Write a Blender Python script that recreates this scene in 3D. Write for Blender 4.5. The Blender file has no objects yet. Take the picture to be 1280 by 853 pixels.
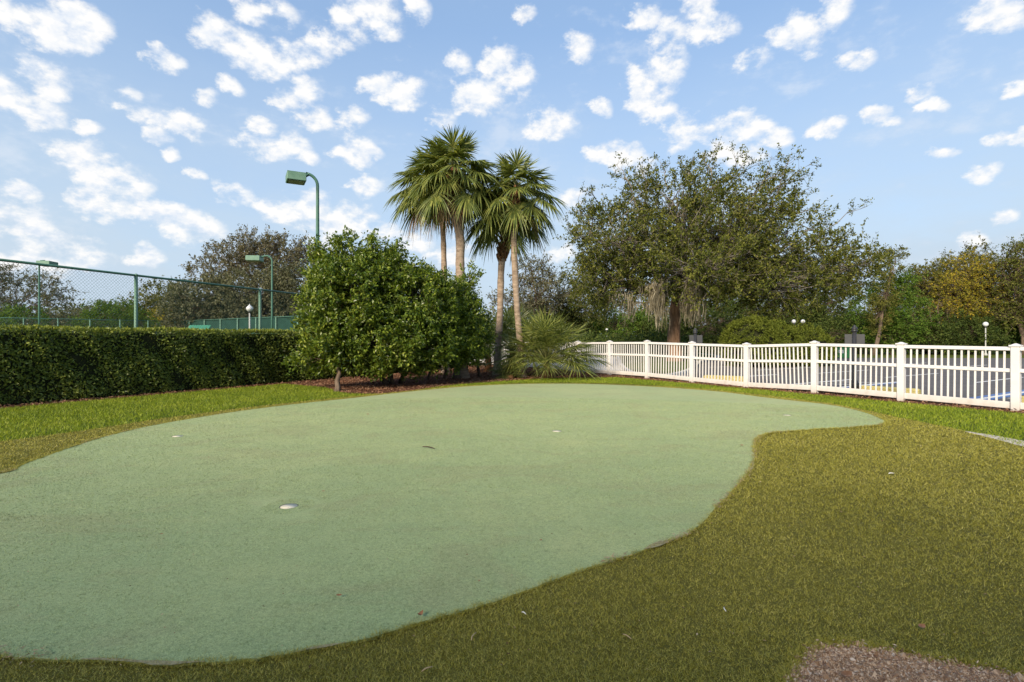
import bpy, math, random
import numpy as np
from mathutils import Vector, Matrix
from mathutils.geometry import tessellate_polygon, delaunay_2d_cdt

random.seed(7)
RNG = np.random.default_rng(11)
SC = bpy.context.scene
COL = SC.collection
R = math.radians

# ------------------------------------------------------------------ survey of the place
FOC, CAM_H, HOR = 660.0, 1.37, 423.0          # measured from the photograph (1280 wide)


def G(x, y):
    """ground point seen at a place of the photograph"""
    d = FOC * CAM_H / (y - HOR)
    return ((x - 640.0) / FOC * d, d)


def P(x, y, d):
    """point at distance d seen at a place of the photograph"""
    return ((x - 640.0) / FOC * d, d, CAM_H + (HOR - y) / FOC * d)


# ------------------------------------------------------------------ helpers: objects
def tag(o, label=None, cat=None, group=None, kind=None):
    if label: o['label'] = label
    if cat: o['category'] = cat
    if group: o['group'] = group
    if kind: o['kind'] = kind
    return o


def empty(name, loc, label, cat, group=None, rz=0.0):
    o = bpy.data.objects.new(name, None)
    COL.objects.link(o)
    o.location = loc
    o.rotation_euler = (0, 0, rz)
    o.empty_display_size = 0.2
    return tag(o, label, cat, group)


def link(name, me, parent=None, loc=None):
    o = bpy.data.objects.new(name, me)
    COL.objects.link(o)
    if parent is not None: o.parent = parent
    if loc is not None: o.location = loc
    return o


class MB:
    def __init__(s):
        s.v, s.f, s.m, s.sm = [], [], [], []

    def add(s, vs, fs, mi=0, smooth=False):
        b = len(s.v)
        s.v += [tuple(v) for v in vs]
        for f in fs:
            s.f.append([i + b for i in f]); s.m.append(mi); s.sm.append(smooth)

    def box(s, c, size, rz=0.0, mi=0, bev=0.0, axes=None):
        hx, hy, hz = size[0] / 2, size[1] / 2, size[2] / 2
        ca, sa = math.cos(rz), math.sin(rz)
        if bev <= 0:
            loc = [(x, y, z) for z in (-hz, hz) for x, y in ((-hx, -hy), (hx, -hy), (hx, hy), (-hx, hy))]
            fs = [(3, 2, 1, 0), (4, 5, 6, 7), (0, 1, 5, 4), (1, 2, 6, 5), (2, 3, 7, 6), (3, 0, 4, 7)]
        else:
            b = bev
            ring = [(-hx + b, -hy), (hx - b, -hy), (hx, -hy + b), (hx, hy - b), (hx - b, hy), (-hx + b, hy), (-hx, hy - b), (-hx, -hy + b)]
            kx, ky = (hx - b) / hx, (hy - b) / hy
            loc = [(x * kx, y * ky, -hz) for x, y in ring] + [(x, y, -hz + b) for x, y in ring] + [(x, y, hz - b) for x, y in ring] + [(x * kx, y * ky, hz) for x, y in ring]
            fs = [tuple(range(7, -1, -1)), tuple(range(24, 32))]
            for l in range(3):
                for i in range(8):
                    j = (i + 1) % 8
                    fs.append((l * 8 + i, l * 8 + j, l * 8 + 8 + j, l * 8 + 8 + i))
        vs = [(c[0] + x * ca - y * sa, c[1] + x * sa + y * ca, c[2] + z) for x, y, z in loc]
        s.add(vs, fs, mi)

    def tube(s, pts, rad, n=6, mi=0, cap=True, smooth=True):
        pts = [Vector(p) for p in pts]
        k = len(pts)
        if not hasattr(rad, '__len__'): rad = [rad] * k
        t = (pts[-1] - pts[0])
        if t.length < 1e-6: return
        t.normalize()
        a = Vector((0, 0, 1)) if abs(t.z) < 0.8 else Vector((1, 0, 0))
        vs = []
        for i, p in enumerate(pts):
            d = pts[min(i + 1, k - 1)] - pts[max(i - 1, 0)]
            if d.length < 1e-9: d = t
            d.normalize()
            u = d.cross(a)
            if u.length < 1e-4: u = d.cross(Vector((0.3, 1, 0.2)))
            u.normalize(); w = u.cross(d)
            a = w if abs(w.dot(d)) < 0.9 else a
            for j in range(n):
                an = 2 * math.pi * j / n
                vs.append(p + (u * math.cos(an) + w * math.sin(an)) * rad[i])
        fs = []
        for i in range(k - 1):
            for j in range(n):
                jj = (j + 1) % n
                fs.append((i * n + jj, i * n + j, (i + 1) * n + j, (i + 1) * n + jj))
        if cap:
            fs.append(tuple(range(n))); fs.append(tuple((k - 1) * n + j for j in range(n - 1, -1, -1)))
        s.add(vs, fs, mi, smooth)

    def lathe(s, prof, c=(0, 0, 0), n=12, mi=0, smooth=True):
        vs = []
        for r, z in prof:
            for j in range(n):
                a = 2 * math.pi * j / n
                vs.append((c[0] + r * math.cos(a), c[1] + r * math.sin(a), c[2] + z))
        fs = []
        for i in range(len(prof) - 1):
            for j in range(n):
                jj = (j + 1) % n
                fs.append((i * n + j, i * n + jj, (i + 1) * n + jj, (i + 1) * n + j))
        fs.append(tuple(range(n - 1, -1, -1)))
        fs.append(tuple((len(prof) - 1) * n + j for j in range(n)))
        s.add(vs, fs, mi, smooth)

    def build(s, name, mats, parent=None, loc=None):
        me = bpy.data.meshes.new(name)
        me.from_pydata(s.v, [], s.f)
        for m in (mats if isinstance(mats, (list, tuple)) else [mats]): me.materials.append(m)
        me.polygons.foreach_set('material_index', s.m)
        me.polygons.foreach_set('use_smooth', s.sm)
        me.update()
        return link(name, me, parent, loc)


def np_mesh(name, V, k, mats, mi=None, smooth=False):
    """mesh of len(V)/k separate k-gons"""
    V = np.ascontiguousarray(V, dtype=np.float32).reshape(-1, 3)
    nf = len(V) // k
    me = bpy.data.meshes.new(name)
    me.vertices.add(len(V)); me.vertices.foreach_set('co', V.ravel())
    me.loops.add(len(V)); me.loops.foreach_set('vertex_index', np.arange(len(V), dtype=np.int32))
    me.polygons.add(nf)
    me.polygons.foreach_set('loop_start', np.arange(0, len(V), k, dtype=np.int32))
    try: me.polygons.foreach_set('loop_total', np.full(nf, k, dtype=np.int32))
    except Exception: pass
    for m in (mats if isinstance(mats, (list, tuple)) else [mats]): me.materials.append(m)
    if mi is not None: me.polygons.foreach_set('material_index', np.asarray(mi, dtype=np.int32))
    me.polygons.foreach_set('use_smooth', np.full(nf, smooth))
    me.update(calc_edges=True)
    return me


def sheet(name, poly, z, mat, label_kind='structure'):
    tri = tessellate_polygon([[Vector((x, y, 0)) for x, y in poly]])
    me = bpy.data.meshes.new(name)
    fs = []
    for t in tri:
        a, b, c = [poly[i] for i in t]
        cr = (b[0] - a[0]) * (c[1] - a[1]) - (b[1] - a[1]) * (c[0] - a[0])
        fs.append(t if cr > 0 else t[::-1])
    me.from_pydata([(x, y, z) for x, y in poly], [], fs)
    me.materials.append(mat); me.update()
    o = link(name, me)
    o['kind'] = label_kind
    return o


def inside(px, py, poly):
    r = np.zeros(px.shape, bool)
    n = len(poly)
    for i in range(n):
        x1, y1 = poly[i]; x2, y2 = poly[(i + 1) % n]
        if y1 == y2: continue
        c = ((y1 > py) != (y2 > py)) & (px < (x2 - x1) * (py - y1) / (y2 - y1) + x1)
        r ^= c
    return r


def smooth_loop(pts, n=4, closed=True):
    out, k = [], len(pts)
    rng = range(k if closed else k - 1)
    for i in rng:
        g = (lambda j: pts[j % k]) if closed else (lambda j: pts[max(0, min(k - 1, j))])
        p0, p1, p2, p3 = g(i - 1), g(i), g(i + 1), g(i + 2)
        for s in range(n):
            t = s / n
            q = []
            for c in range(2):
                a, b, d, e = p0[c], p1[c], p2[c], p3[c]
                q.append(0.5 * (2 * b + (d - a) * t + (2 * a - 5 * b + 4 * d - e) * t * t + (3 * b - a - 3 * d + e) * t ** 3))
            out.append(tuple(q))
    if not closed: out.append(tuple(pts[-1]))
    return out


# ------------------------------------------------------------------ materials
def new_mat(name):
    m = bpy.data.materials.new(name); m.use_nodes = True
    nt = m.node_tree; nt.nodes.clear()
    out = nt.nodes.new('ShaderNodeOutputMaterial')
    return m, nt, out


def N(nt, t, **kw):
    n = nt.nodes.new(t)
    for k, v in kw.items(): setattr(n, k, v)
    return n


def ramp(nt, fac, stops):
    r = N(nt, 'ShaderNodeValToRGB')
    e = r.color_ramp.elements
    while len(e) < len(stops): e.new(0.5)
    for el, (p, c) in zip(e, stops):
        el.position = p; el.color = (c[0], c[1], c[2], 1)
    nt.links.new(fac, r.inputs[0])
    return r.outputs[0]


def noise(nt, scale, detail=3, rough=0.55, co='Object', dist=0.0, stretch=None):
    tc = N(nt, 'ShaderNodeTexCoord')
    n = N(nt, 'ShaderNodeTexNoise')
    n.inputs['Scale'].default_value = scale
    n.inputs['Detail'].default_value = detail
    n.inputs['Roughness'].default_value = rough
    n.inputs['Distortion'].default_value = dist
    src = tc.outputs[co]
    if stretch:
        mp = N(nt, 'ShaderNodeMapping'); mp.inputs['Scale'].default_value = stretch[:3]
        if len(stretch) > 3: mp.inputs['Rotation'].default_value = (0, 0, stretch[3])
        nt.links.new(src, mp.inputs[0]); src = mp.outputs[0]
    nt.links.new(src, n.inputs['Vector'])
    return n.outputs['Fac']


def mix(nt, fac, a, b, mode='MIX'):
    m = N(nt, 'ShaderNodeMix', data_type='RGBA', blend_type=mode)
    for s, v in ((m.inputs[0], fac), (m.inputs[6], a), (m.inputs[7], b)):
        if hasattr(v, 'is_linked'): nt.links.new(v, s)
        elif isinstance(v, (tuple, list)): s.default_value = (v[0], v[1], v[2], 1)
        else: s.default_value = v
    return m.outputs[2]


def math_n(nt, op, a, b=None, clamp=False):
    m = N(nt, 'ShaderNodeMath', operation=op, use_clamp=clamp)
    for s, v in ((m.inputs[0], a), (m.inputs[1], b)):
        if v is None: continue
        if hasattr(v, 'is_linked'): nt.links.new(v, s)
        else: s.default_value = v
    return m.outputs[0]


def bump(nt, h, strength, dist):
    b = N(nt, 'ShaderNodeBump')
    b.inputs['Strength'].default_value = strength; b.inputs['Distance'].default_value = dist
    nt.links.new(h, b.inputs['Height'])
    return b.outputs[0]


def surf(nt, out, col, rough=0.8, nrm=None, spec=0.3, metal=0.0):
    p = N(nt, 'ShaderNodeBsdfPrincipled')
    if hasattr(col, 'is_linked'): nt.links.new(col, p.inputs['Base Color'])
    else: p.inputs['Base Color'].default_value = (*col, 1)
    p.inputs['Roughness'].default_value = rough
    p.inputs['Specular IOR Level'].default_value = spec
    p.inputs['Metallic'].default_value = metal
    if nrm is not None: nt.links.new(nrm, p.inputs['Normal'])
    nt.links.new(p.outputs[0], out.inputs[0])
    return p


def mottled(name, c1, c2, scale=8, rough=0.8, bstr=0.3, bdist=0.01, spec=0.3, metal=0.0, detail=5, stretch=None, lo=0.3, hi=0.7):
    m, nt, out = new_mat(name)
    n = noise(nt, scale, detail, 0.6, stretch=stretch)
    c = ramp(nt, n, [(lo, c1), (hi, c2)])
    surf(nt, out, c, rough, bump(nt, n, bstr, bdist) if bstr else None, spec, metal)
    return m


def leaf_mat(name, cols, rough=0.5, trans=0.35, spec=0.35, big=0.35):
    """per-leaf colour from cols (dark..light), slow drift over the crown, thin leaves let light through"""
    m, nt, out = new_mat(name)
    g = N(nt, 'ShaderNodeNewGeometry')
    ri = g.outputs['Random Per Island']
    n = noise(nt, 0.9, 2)
    f = math_n(nt, 'ADD', math_n(nt, 'MULTIPLY', ri, 0.75), math_n(nt, 'MULTIPLY', math_n(nt, 'SUBTRACT', n, 0.33), big * 2))
    k = len(cols)
    c = ramp(nt, f, [(i / (k - 1), cc) for i, cc in enumerate(cols)])
    p = surf(nt, out, c, rough, None, spec)
    t = N(nt, 'ShaderNodeBsdfTranslucent')
    tcol = mix(nt, 1.0, c, (1.25, 1.2, 0.55), 'MULTIPLY')
    nt.links.new(tcol, t.inputs[0])
    ms = N(nt, 'ShaderNodeMixShader'); ms.inputs[0].default_value = trans
    nt.links.new(p.outputs[0], ms.inputs[1]); nt.links.new(t.outputs[0], ms.inputs[2])
    nt.links.new(ms.outputs[0], out.inputs[0])
    return m


M = {}
M['white_vinyl'] = mottled('white_vinyl', (0.66, 0.63, 0.60), (0.71, 0.68, 0.645), 3, 0.45, 0.05, 0.002)
def vinyl():
    m, nt, out = new_mat('white_vinyl')
    g = N(nt, 'ShaderNodeNewGeometry'); sep = N(nt, 'ShaderNodeSeparateXYZ'); nt.links.new(g.outputs['Position'], sep.inputs[0])
    n = noise(nt, 6, 4); n2 = noise(nt, 1.3, 3)
    lowd = N(nt, 'ShaderNodeMapRange'); nt.links.new(sep.outputs[2], lowd.inputs[0]); lowd.inputs[1].default_value = 0.28; lowd.inputs[2].default_value = 0.0
    base = ramp(nt, n2, [(0.3, (0.63, 0.61, 0.60)), (0.7, (0.72, 0.70, 0.69))])
    c = mix(nt, math_n(nt, 'MULTIPLY', lowd.outputs[0], n, True), base, (0.30, 0.24, 0.17))
    c = mix(nt, math_n(nt, 'MULTIPLY', ramp(nt, n, [(0.55, (0, 0, 0)), (0.75, (1, 1, 1))]), 0.18), c, (0.38, 0.36, 0.30))
    surf(nt, out, c, 0.45, None, 0.3); return m


M['white_vinyl'] = vinyl()
M['green_metal'] = mottled('green_metal', (0.05, 0.13, 0.095), (0.07, 0.17, 0.125), 5, 0.5, 0.05, 0.002, 0.4)
M['pale_green_metal'] = mottled('pale_green_metal', (0.10, 0.20, 0.14), (0.15, 0.26, 0.19), 5, 0.55, 0.05, 0.002, 0.4)
M['wire'] = mottled('wire', (0.03, 0.075, 0.06), (0.04, 0.10, 0.08), 5, 0.5, 0, 0, 0.4)
M['windscreen'] = mottled('windscreen', (0.008, 0.035, 0.027), (0.014, 0.055, 0.042), 1.2, 0.85, 0.1, 0.01)
M['lens'] = mottled('lens', (0.30, 0.30, 0.24), (0.36, 0.36, 0.30), 4, 0.3, 0, 0, 0.5)
M['globe'] = mottled('globe', (0.55, 0.57, 0.58), (0.64, 0.66, 0.67), 3, 0.25, 0, 0, 0.5)
M['black_metal'] = mottled('black_metal', (0.018, 0.019, 0.022), (0.035, 0.036, 0.04), 6, 0.45, 0.05, 0.002, 0.4)
M['grey_metal'] = mottled('grey_metal', (0.035, 0.038, 0.043), (0.055, 0.058, 0.063), 5, 0.5, 0.03, 0.002, 0.4)
M['pole_grey'] = mottled('pole_grey', (0.35, 0.36, 0.34), (0.45, 0.46, 0.44), 5, 0.5, 0.03, 0.002)
M['yellow'] = mottled('yellow', (0.66, 0.53, 0.16), (0.78, 0.66, 0.27), 6, 0.6, 0.15, 0.006)
M['concrete'] = mottled('concrete', (0.42, 0.40, 0.37), (0.55, 0.53, 0.49), 2.5, 0.85, 0.15, 0.006)
M['asphalt'] = mottled('asphalt', (0.095, 0.087, 0.085), (0.135, 0.124, 0.12), 1.1, 0.8, 0.2, 0.004)
M['paint_white'] = mottled('paint_white', (0.6, 0.6, 0.6), (0.78, 0.78, 0.77), 6, 0.7, 0, 0)
M['paint_blue'] = mottled('paint_blue', (0.08, 0.15, 0.34), (0.12, 0.20, 0.42), 4, 0.7, 0, 0)
M['bark'] = mottled('bark', (0.075, 0.055, 0.04), (0.20, 0.15, 0.11), 9, 0.9, 0.8, 0.03, 0.2, stretch=(1, 1, 0.22))
M['oak_bark'] = mottled('oak_bark', (0.12, 0.07, 0.04), (0.32, 0.20, 0.13), 7, 0.9, 0.8, 0.04, 0.2, stretch=(1, 1, 0.25))
M['grey_bark'] = mottled('grey_bark', (0.13, 0.115, 0.095), (0.28, 0.25, 0.21), 9, 0.9, 0.6, 0.02, 0.2, stretch=(1, 1, 0.25))
M['palm_bark'] = mottled('palm_bark', (0.17, 0.125, 0.09), (0.40, 0.31, 0.235), 5.5, 0.9, 0.8, 0.02, 0.15, stretch=(0.8, 0.8, 2.6))
M['boot'] = mottled('boot', (0.14, 0.07, 0.035), (0.30, 0.16, 0.08), 9, 0.9, 0.4, 0.02, 0.15)
M['moss'] = leaf_mat('moss', [(0.15, 0.13, 0.09), (0.26, 0.23, 0.165), (0.36, 0.33, 0.25)], 0.9, 0.2, 0.1)
M['dead_frond'] = leaf_mat('dead_frond', [(0.15, 0.09, 0.05), (0.27, 0.18, 0.11), (0.36, 0.26, 0.17)], 0.8, 0.2, 0.1)
M['frond'] = leaf_mat('frond', [(0.06, 0.085, 0.02), (0.125, 0.16, 0.036), (0.22, 0.245, 0.06), (0.40, 0.39, 0.11)], 0.38, 0.3, 0.5, 0.2)
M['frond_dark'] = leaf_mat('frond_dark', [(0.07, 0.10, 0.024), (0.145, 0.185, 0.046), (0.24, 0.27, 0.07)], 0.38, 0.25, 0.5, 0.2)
M['hedge_leaf'] = leaf_mat('hedge_leaf', [(0.045, 0.075, 0.014), (0.12, 0.165, 0.028), (0.23, 0.28, 0.05), (0.48, 0.52, 0.14)], 0.4, 0.25, 0.45, 0.2)
M['hedge_leaf_lit'] = leaf_mat('hedge_leaf_lit', [(0.16, 0.20, 0.025), (0.28, 0.31, 0.045), (0.40, 0.41, 0.08)], 0.45, 0.4, 0.35, 0.2)  # lighter leaf copy: sunlight painted on the hedge top, few on the face
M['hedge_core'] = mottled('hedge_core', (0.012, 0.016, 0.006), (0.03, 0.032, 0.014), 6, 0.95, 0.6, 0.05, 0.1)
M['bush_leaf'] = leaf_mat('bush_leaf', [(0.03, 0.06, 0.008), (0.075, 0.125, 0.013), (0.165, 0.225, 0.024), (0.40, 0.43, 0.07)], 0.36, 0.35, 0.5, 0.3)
M['oak_leaf'] = leaf_mat('oak_leaf', [(0.03, 0.04, 0.012), (0.065, 0.08, 0.02), (0.11, 0.12, 0.032), (0.18, 0.17, 0.06)], 0.65, 0.25, 0.12, 0.3)
M['oak_leaf_b'] = leaf_mat('oak_leaf_b', [(0.03, 0.044, 0.008), (0.075, 0.094, 0.016), (0.14, 0.152, 0.028), (0.26, 0.24, 0.06)], 0.65, 0.25, 0.12, 0.3)
M['brown_leaf'] = leaf_mat('brown_leaf', [(0.06, 0.06, 0.032), (0.115, 0.112, 0.06), (0.18, 0.165, 0.095), (0.27, 0.235, 0.15)], 0.65, 0.25, 0.12, 0.4)
M['grey_leaf'] = leaf_mat('grey_leaf', [(0.06, 0.066, 0.036), (0.105, 0.11, 0.06), (0.16, 0.16, 0.09), (0.22, 0.21, 0.13)], 0.65, 0.25, 0.12, 0.3)
M['bright_leaf'] = leaf_mat('bright_leaf', [(0.04, 0.085, 0.014), (0.075, 0.14, 0.02), (0.12, 0.19, 0.03), (0.18, 0.23, 0.04)], 0.65, 0.35, 0.12, 0.3)
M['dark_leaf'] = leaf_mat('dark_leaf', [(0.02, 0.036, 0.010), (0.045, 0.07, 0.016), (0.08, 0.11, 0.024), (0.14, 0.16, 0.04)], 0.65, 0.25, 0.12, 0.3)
M['olive_leaf'] = leaf_mat('olive_leaf', [(0.05, 0.06, 0.016), (0.10, 0.11, 0.024), (0.16, 0.16, 0.034), (0.24, 0.22, 0.055)], 0.65, 0.3, 0.12, 0.35)
M['amber_leaf'] = leaf_mat('amber_leaf', [(0.09, 0.105, 0.02), (0.19, 0.185, 0.025), (0.32, 0.27, 0.03), (0.44, 0.32, 0.04)], 0.65, 0.35, 0.12, 0.5)
M['clip_leaf'] = leaf_mat('clip_leaf', [(0.06, 0.085, 0.014), (0.11, 0.14, 0.02), (0.17, 0.20, 0.03), (0.25, 0.27, 0.05)], 0.65, 0.35, 0.12, 0.3)
M['mulch_chip'] = leaf_mat('mulch_chip', [(0.08, 0.036, 0.022), (0.18, 0.085, 0.05), (0.30, 0.17, 0.10), (0.46, 0.32, 0.21)], 0.9, 0.0, 0.1, 0.2)
M['mulch'] = mottled('mulch', (0.05, 0.024, 0.016), (0.17, 0.075, 0.045), 30, 0.95, 0.9, 0.03, 0.1)
M['red_mulch'] = mottled('red_mulch', (0.22, 0.09, 0.05), (0.40, 0.19, 0.11), 14, 0.95, 0.5, 0.03, 0.1)
M['grass_blade'] = leaf_mat('grass_blade', [(0.08, 0.13, 0.010), (0.17, 0.235, 0.015), (0.27, 0.335, 0.024), (0.42, 0.44, 0.06)], 0.5, 0.35, 0.3, 0.35)
M['turf_blade'] = leaf_mat('turf_blade', [(0.14, 0.14, 0.019), (0.255, 0.245, 0.032), (0.37, 0.34, 0.055), (0.56, 0.50, 0.16)], 0.45, 0.15, 0.4, 0.2)
M['cup'] = mottled('cup', (0.62, 0.55, 0.41), (0.72, 0.65, 0.51), 12, 0.6, 0, 0)
M['cup_wall'] = mottled('cup_wall', (0.10, 0.13, 0.08), (0.16, 0.19, 0.12), 12, 0.7, 0, 0)
M['twig'] = mottled('twig', (0.05, 0.03, 0.02), (0.10, 0.065, 0.04), 20, 0.9, 0.2, 0.004)
M['straw'] = mottled('straw', (0.36, 0.25, 0.13), (0.52, 0.40, 0.24), 20, 0.8, 0.2, 0.003)
M['dry_leaf'] = mottled('dry_leaf', (0.18, 0.08, 0.035), (0.34, 0.17, 0.08), 30, 0.7, 0.2, 0.003)
M['pale_chip'] = mottled('pale_chip', (0.62, 0.60, 0.55), (0.75, 0.72, 0.66), 20, 0.7, 0, 0)
M['sand'] = mottled('sand', (0.18, 0.11, 0.065), (0.46, 0.32, 0.21), 30, 0.95, 0.8, 0.02, 0.1)


def ground_mats():
    # wide ground beyond everything
    m, nt, out = new_mat('ground_grass')
    n1 = noise(nt, 0.25, 4); n2 = noise(nt, 30, 4, 0.7)
    c = mix(nt, n2, ramp(nt, n1, [(0.3, (0.085, 0.11, 0.02)), (0.7, (0.15, 0.17, 0.03))]), (0.06, 0.075, 0.02))
    surf(nt, out, c, 0.95, bump(nt, n2, 0.6, 0.03), 0.1); M['ground'] = m
    m, nt, out = new_mat('lawn')
    n1 = noise(nt, 0.9, 4); n2 = noise(nt, 45, 4, 0.7)
    c = mix(nt, n2, ramp(nt, n1, [(0.3, (0.06, 0.105, 0.012)), (0.7, (0.13, 0.17, 0.02))]), (0.05, 0.06, 0.012))
    surf(nt, out, c, 0.95, bump(nt, n2, 0.8, 0.03), 0.1); M['lawn'] = m
    m, nt, out = new_mat('turf_backing')
    n1 = noise(nt, 0.8, 4); n2 = noise(nt, 140, 3, 0.7); n3 = noise(nt, 9, 4, 0.7)
    c = mix(nt, n2, ramp(nt, n1, [(0.3, (0.14, 0.13, 0.018)), (0.7, (0.24, 0.215, 0.032))]), (0.07, 0.068, 0.012))
    c = mix(nt, math_n(nt, 'MULTIPLY', n3, 0.4), c, (0.10, 0.085, 0.035))
    surf(nt, out, c, 0.9, bump(nt, n2, 0.8, 0.02), 0.15); M['turf'] = m


def green_mat(name, key, pile):
    # putting surface: short nylon pile, worn blotches, dragged streaks and rusty stains
    m, nt, out = new_mat(name)
    big = noise(nt, 0.42, 5, 0.6); mid = noise(nt, 2.2, 5, 0.65, dist=0.6)
    streak = noise(nt, 1.0, 5, 0.65, stretch=(0.35, 2.3, 1, R(12)))
    grain = noise(nt, 230, 2, 0.7); grain2 = noise(nt, 48, 3, 0.75)
    speck = noise(nt, 17, 4, 0.7)
    stain = noise(nt, 0.8, 4, 0.7, dist=0.8, stretch=(1.0, 1.6, 1, 0.4))
    c = ramp(nt, big, [(0.36, (0.185, 0.285, 0.130)), (0.50, (0.262, 0.348, 0.155)), (0.64, (0.355, 0.398, 0.178))])
    c = mix(nt, math_n(nt, 'MULTIPLY', ramp(nt, mid, [(0.42, (0, 0, 0)), (0.64, (1, 1, 1))]), 0.5), c, (0.155, 0.265, 0.13))
    c = mix(nt, math_n(nt, 'MULTIPLY', ramp(nt, streak, [(0.48, (0, 0, 0)), (0.66, (1, 1, 1))]), 0.25), c, (0.40, 0.42, 0.19))
    c = mix(nt, math_n(nt, 'MULTIPLY', ramp(nt, stain, [(0.50, (0, 0, 0)), (0.62, (1, 1, 1))]), 0.6), c, (0.215, 0.195, 0.10))
    c = mix(nt, math_n(nt, 'MULTIPLY', ramp(nt, speck, [(0.50, (0, 0, 0)), (0.70, (1, 1, 1))]), 0.6), c, (0.12, 0.165, 0.07))
    c = mix(nt, 0.36, c, ramp(nt, grain2, [(0.3, (0.07, 0.115, 0.045)), (0.7, (0.50, 0.57, 0.27))]))
    c = mix(nt, 0.40, c, ramp(nt, grain, [(0.3, (0.045, 0.08, 0.03)), (0.7, (0.54, 0.62, 0.30))]))
    h = math_n(nt, 'ADD', math_n(nt, 'MULTIPLY', grain, 0.5), math_n(nt, 'MULTIPLY', grain2, 0.8))
    if pile:
        g = N(nt, 'ShaderNodeNewGeometry')
        c = mix(nt, 1.0, c, ramp(nt, g.outputs['Random Per Island'], [(0.0, (0.62, 0.62, 0.60)), (0.55, (1.0, 1.0, 1.0)), (1.0, (1.5, 1.47, 1.42))]), 'MULTIPLY')
        surf(nt, out, c, 0.75, None, 0.2)
        M[key] = m
        return
    p = surf(nt, out, c, 0.9, bump(nt, h, 0.45, 0.008), 0.15); p.inputs['Sheen Weight'].default_value = 0.12; p.inputs['Sheen Roughness'].default_value = 0.45; p.inputs['Sheen Tint'].default_value = (1, 0.93, 0.70, 1); M[key] = m



ground_mats()
green_mat('putting_surface', 'green', False)
green_mat('putting_pile', 'green_pile', True)

# ------------------------------------------------------------------ camera, light, sky
cam = bpy.data.cameras.new('camera')
cam.sensor_width = 36.0
cam.lens = FOC / 1280.0 * 36.0
cam.shift_y = -3.5 / 1280.0
cam.clip_end = 3000
co = bpy.data.objects.new('camera', cam); COL.objects.link(co)
co.location = (0, 0, CAM_H); co.rotation_euler = (R(90), 0, 0)
SC.camera = co

SUN_EL, SUN_DIR = R(26.5), Vector((-0.47, -0.88, 0)).normalized()     # horizontal direction towards the sun
sd = Vector((SUN_DIR.x * math.cos(SUN_EL), SUN_DIR.y * math.cos(SUN_EL), math.sin(SUN_EL)))
sun = bpy.data.lights.new('sun', 'SUN')
sun.energy = 4.4; sun.angle = R(15); sun.color = (1.0, 0.86, 0.66)
so = bpy.data.objects.new('sun', sun); COL.objects.link(so)
so.rotation_euler = (-sd).to_track_quat('-Z', 'Y').to_euler()
so.location = (-20, -10, 20)

CLOUDS = [(5, 6, 13), (70, 36, 24), (96, 26, 20), (108, 55, 10), (50, 93, 18), (62, 110, 13), (30, 130, 20), (44, 146, 18), (2, 108, 12),
          (207, 74, 12), (106, 160, 8), (97, 193, 20), (128, 218, 25), (140, 245, 28), (112, 250, 20), (168, 232, 15), (24, 240, 12), (18, 276, 24),
          (48, 287, 14), (203, 270, 22), (232, 282, 24), (262, 288, 16), (162, 122, 12), (178, 140, 12), (200, 149, 9), (235, 155, 15), (195, 172, 12),
          (209, 193, 9), (248, 216, 8), (256, 122, 10), (290, 109, 11), (350, 123, 12), (382, 115, 14), (388, 143, 14), (444, 147, 13), (296, 244, 17),
          (335, 186, 20), (362, 181, 15), (330, 158, 12), (382, 196, 9), (446, 190, 17), (470, 192, 9), (274, 47, 20), (302, 62, 21), (332, 74, 19),
          (362, 74, 17), (390, 66, 14), (415, 50, 15), (432, 26, 18), (458, 12, 20), (484, 35, 13), (312, 14, 14), (345, 12, 13), (520, 12, 11),
          (476, 108, 15), (502, 118, 19), (572, 80, 12), (620, 74, 14), (640, 98, 20), (604, 117, 20), (582, 126, 12), (552, 145, 13), (460, 234, 13),
          (350, 262, 16), (382, 258, 22), (404, 282, 22), (434, 272, 20), (458, 268, 13), (482, 290, 15), (58, 318, 30), (20, 322, 18), (104, 322, 22),
          (178, 322, 15), (520, 300, 14), (566, 322, 20), (655, 19, 9), (722, 63, 13), (690, 150, 17), (754, 135, 9), (750, 190, 12), (778, 196, 17),
          (803, 203, 14), (834, 45, 15), (888, 30, 17), (906, 40, 11), (874, 6, 15), (820, 92, 19), (801, 102, 13), (816, 122, 17), (826, 142, 12), (842, 73, 13),
          (850, 168, 17), (882, 164, 18), (912, 158, 19), (942, 164, 15), (970, 172, 12), (902, 188, 16), (932, 196, 14), (946, 72, 14), (1000, 44, 19),
          (1012, 60, 11), (1045, 12, 15), (1070, 81, 10), (1050, 78, 8), (1152, 118, 9), (1166, 130, 8), (1022, 157, 9), (1046, 160, 11), (1096, 146, 13),
          (1116, 152, 8), (1242, 14, 17), (1264, 18, 16), (1272, 110, 9), (1180, 190, 9), (1245, 172, 10), (1270, 172, 9), (1228, 213, 12), (1252, 268, 12),
          (1212, 300, 11), (722, 245, 14), (702, 316, 14), (808, 22, 11)]


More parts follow.
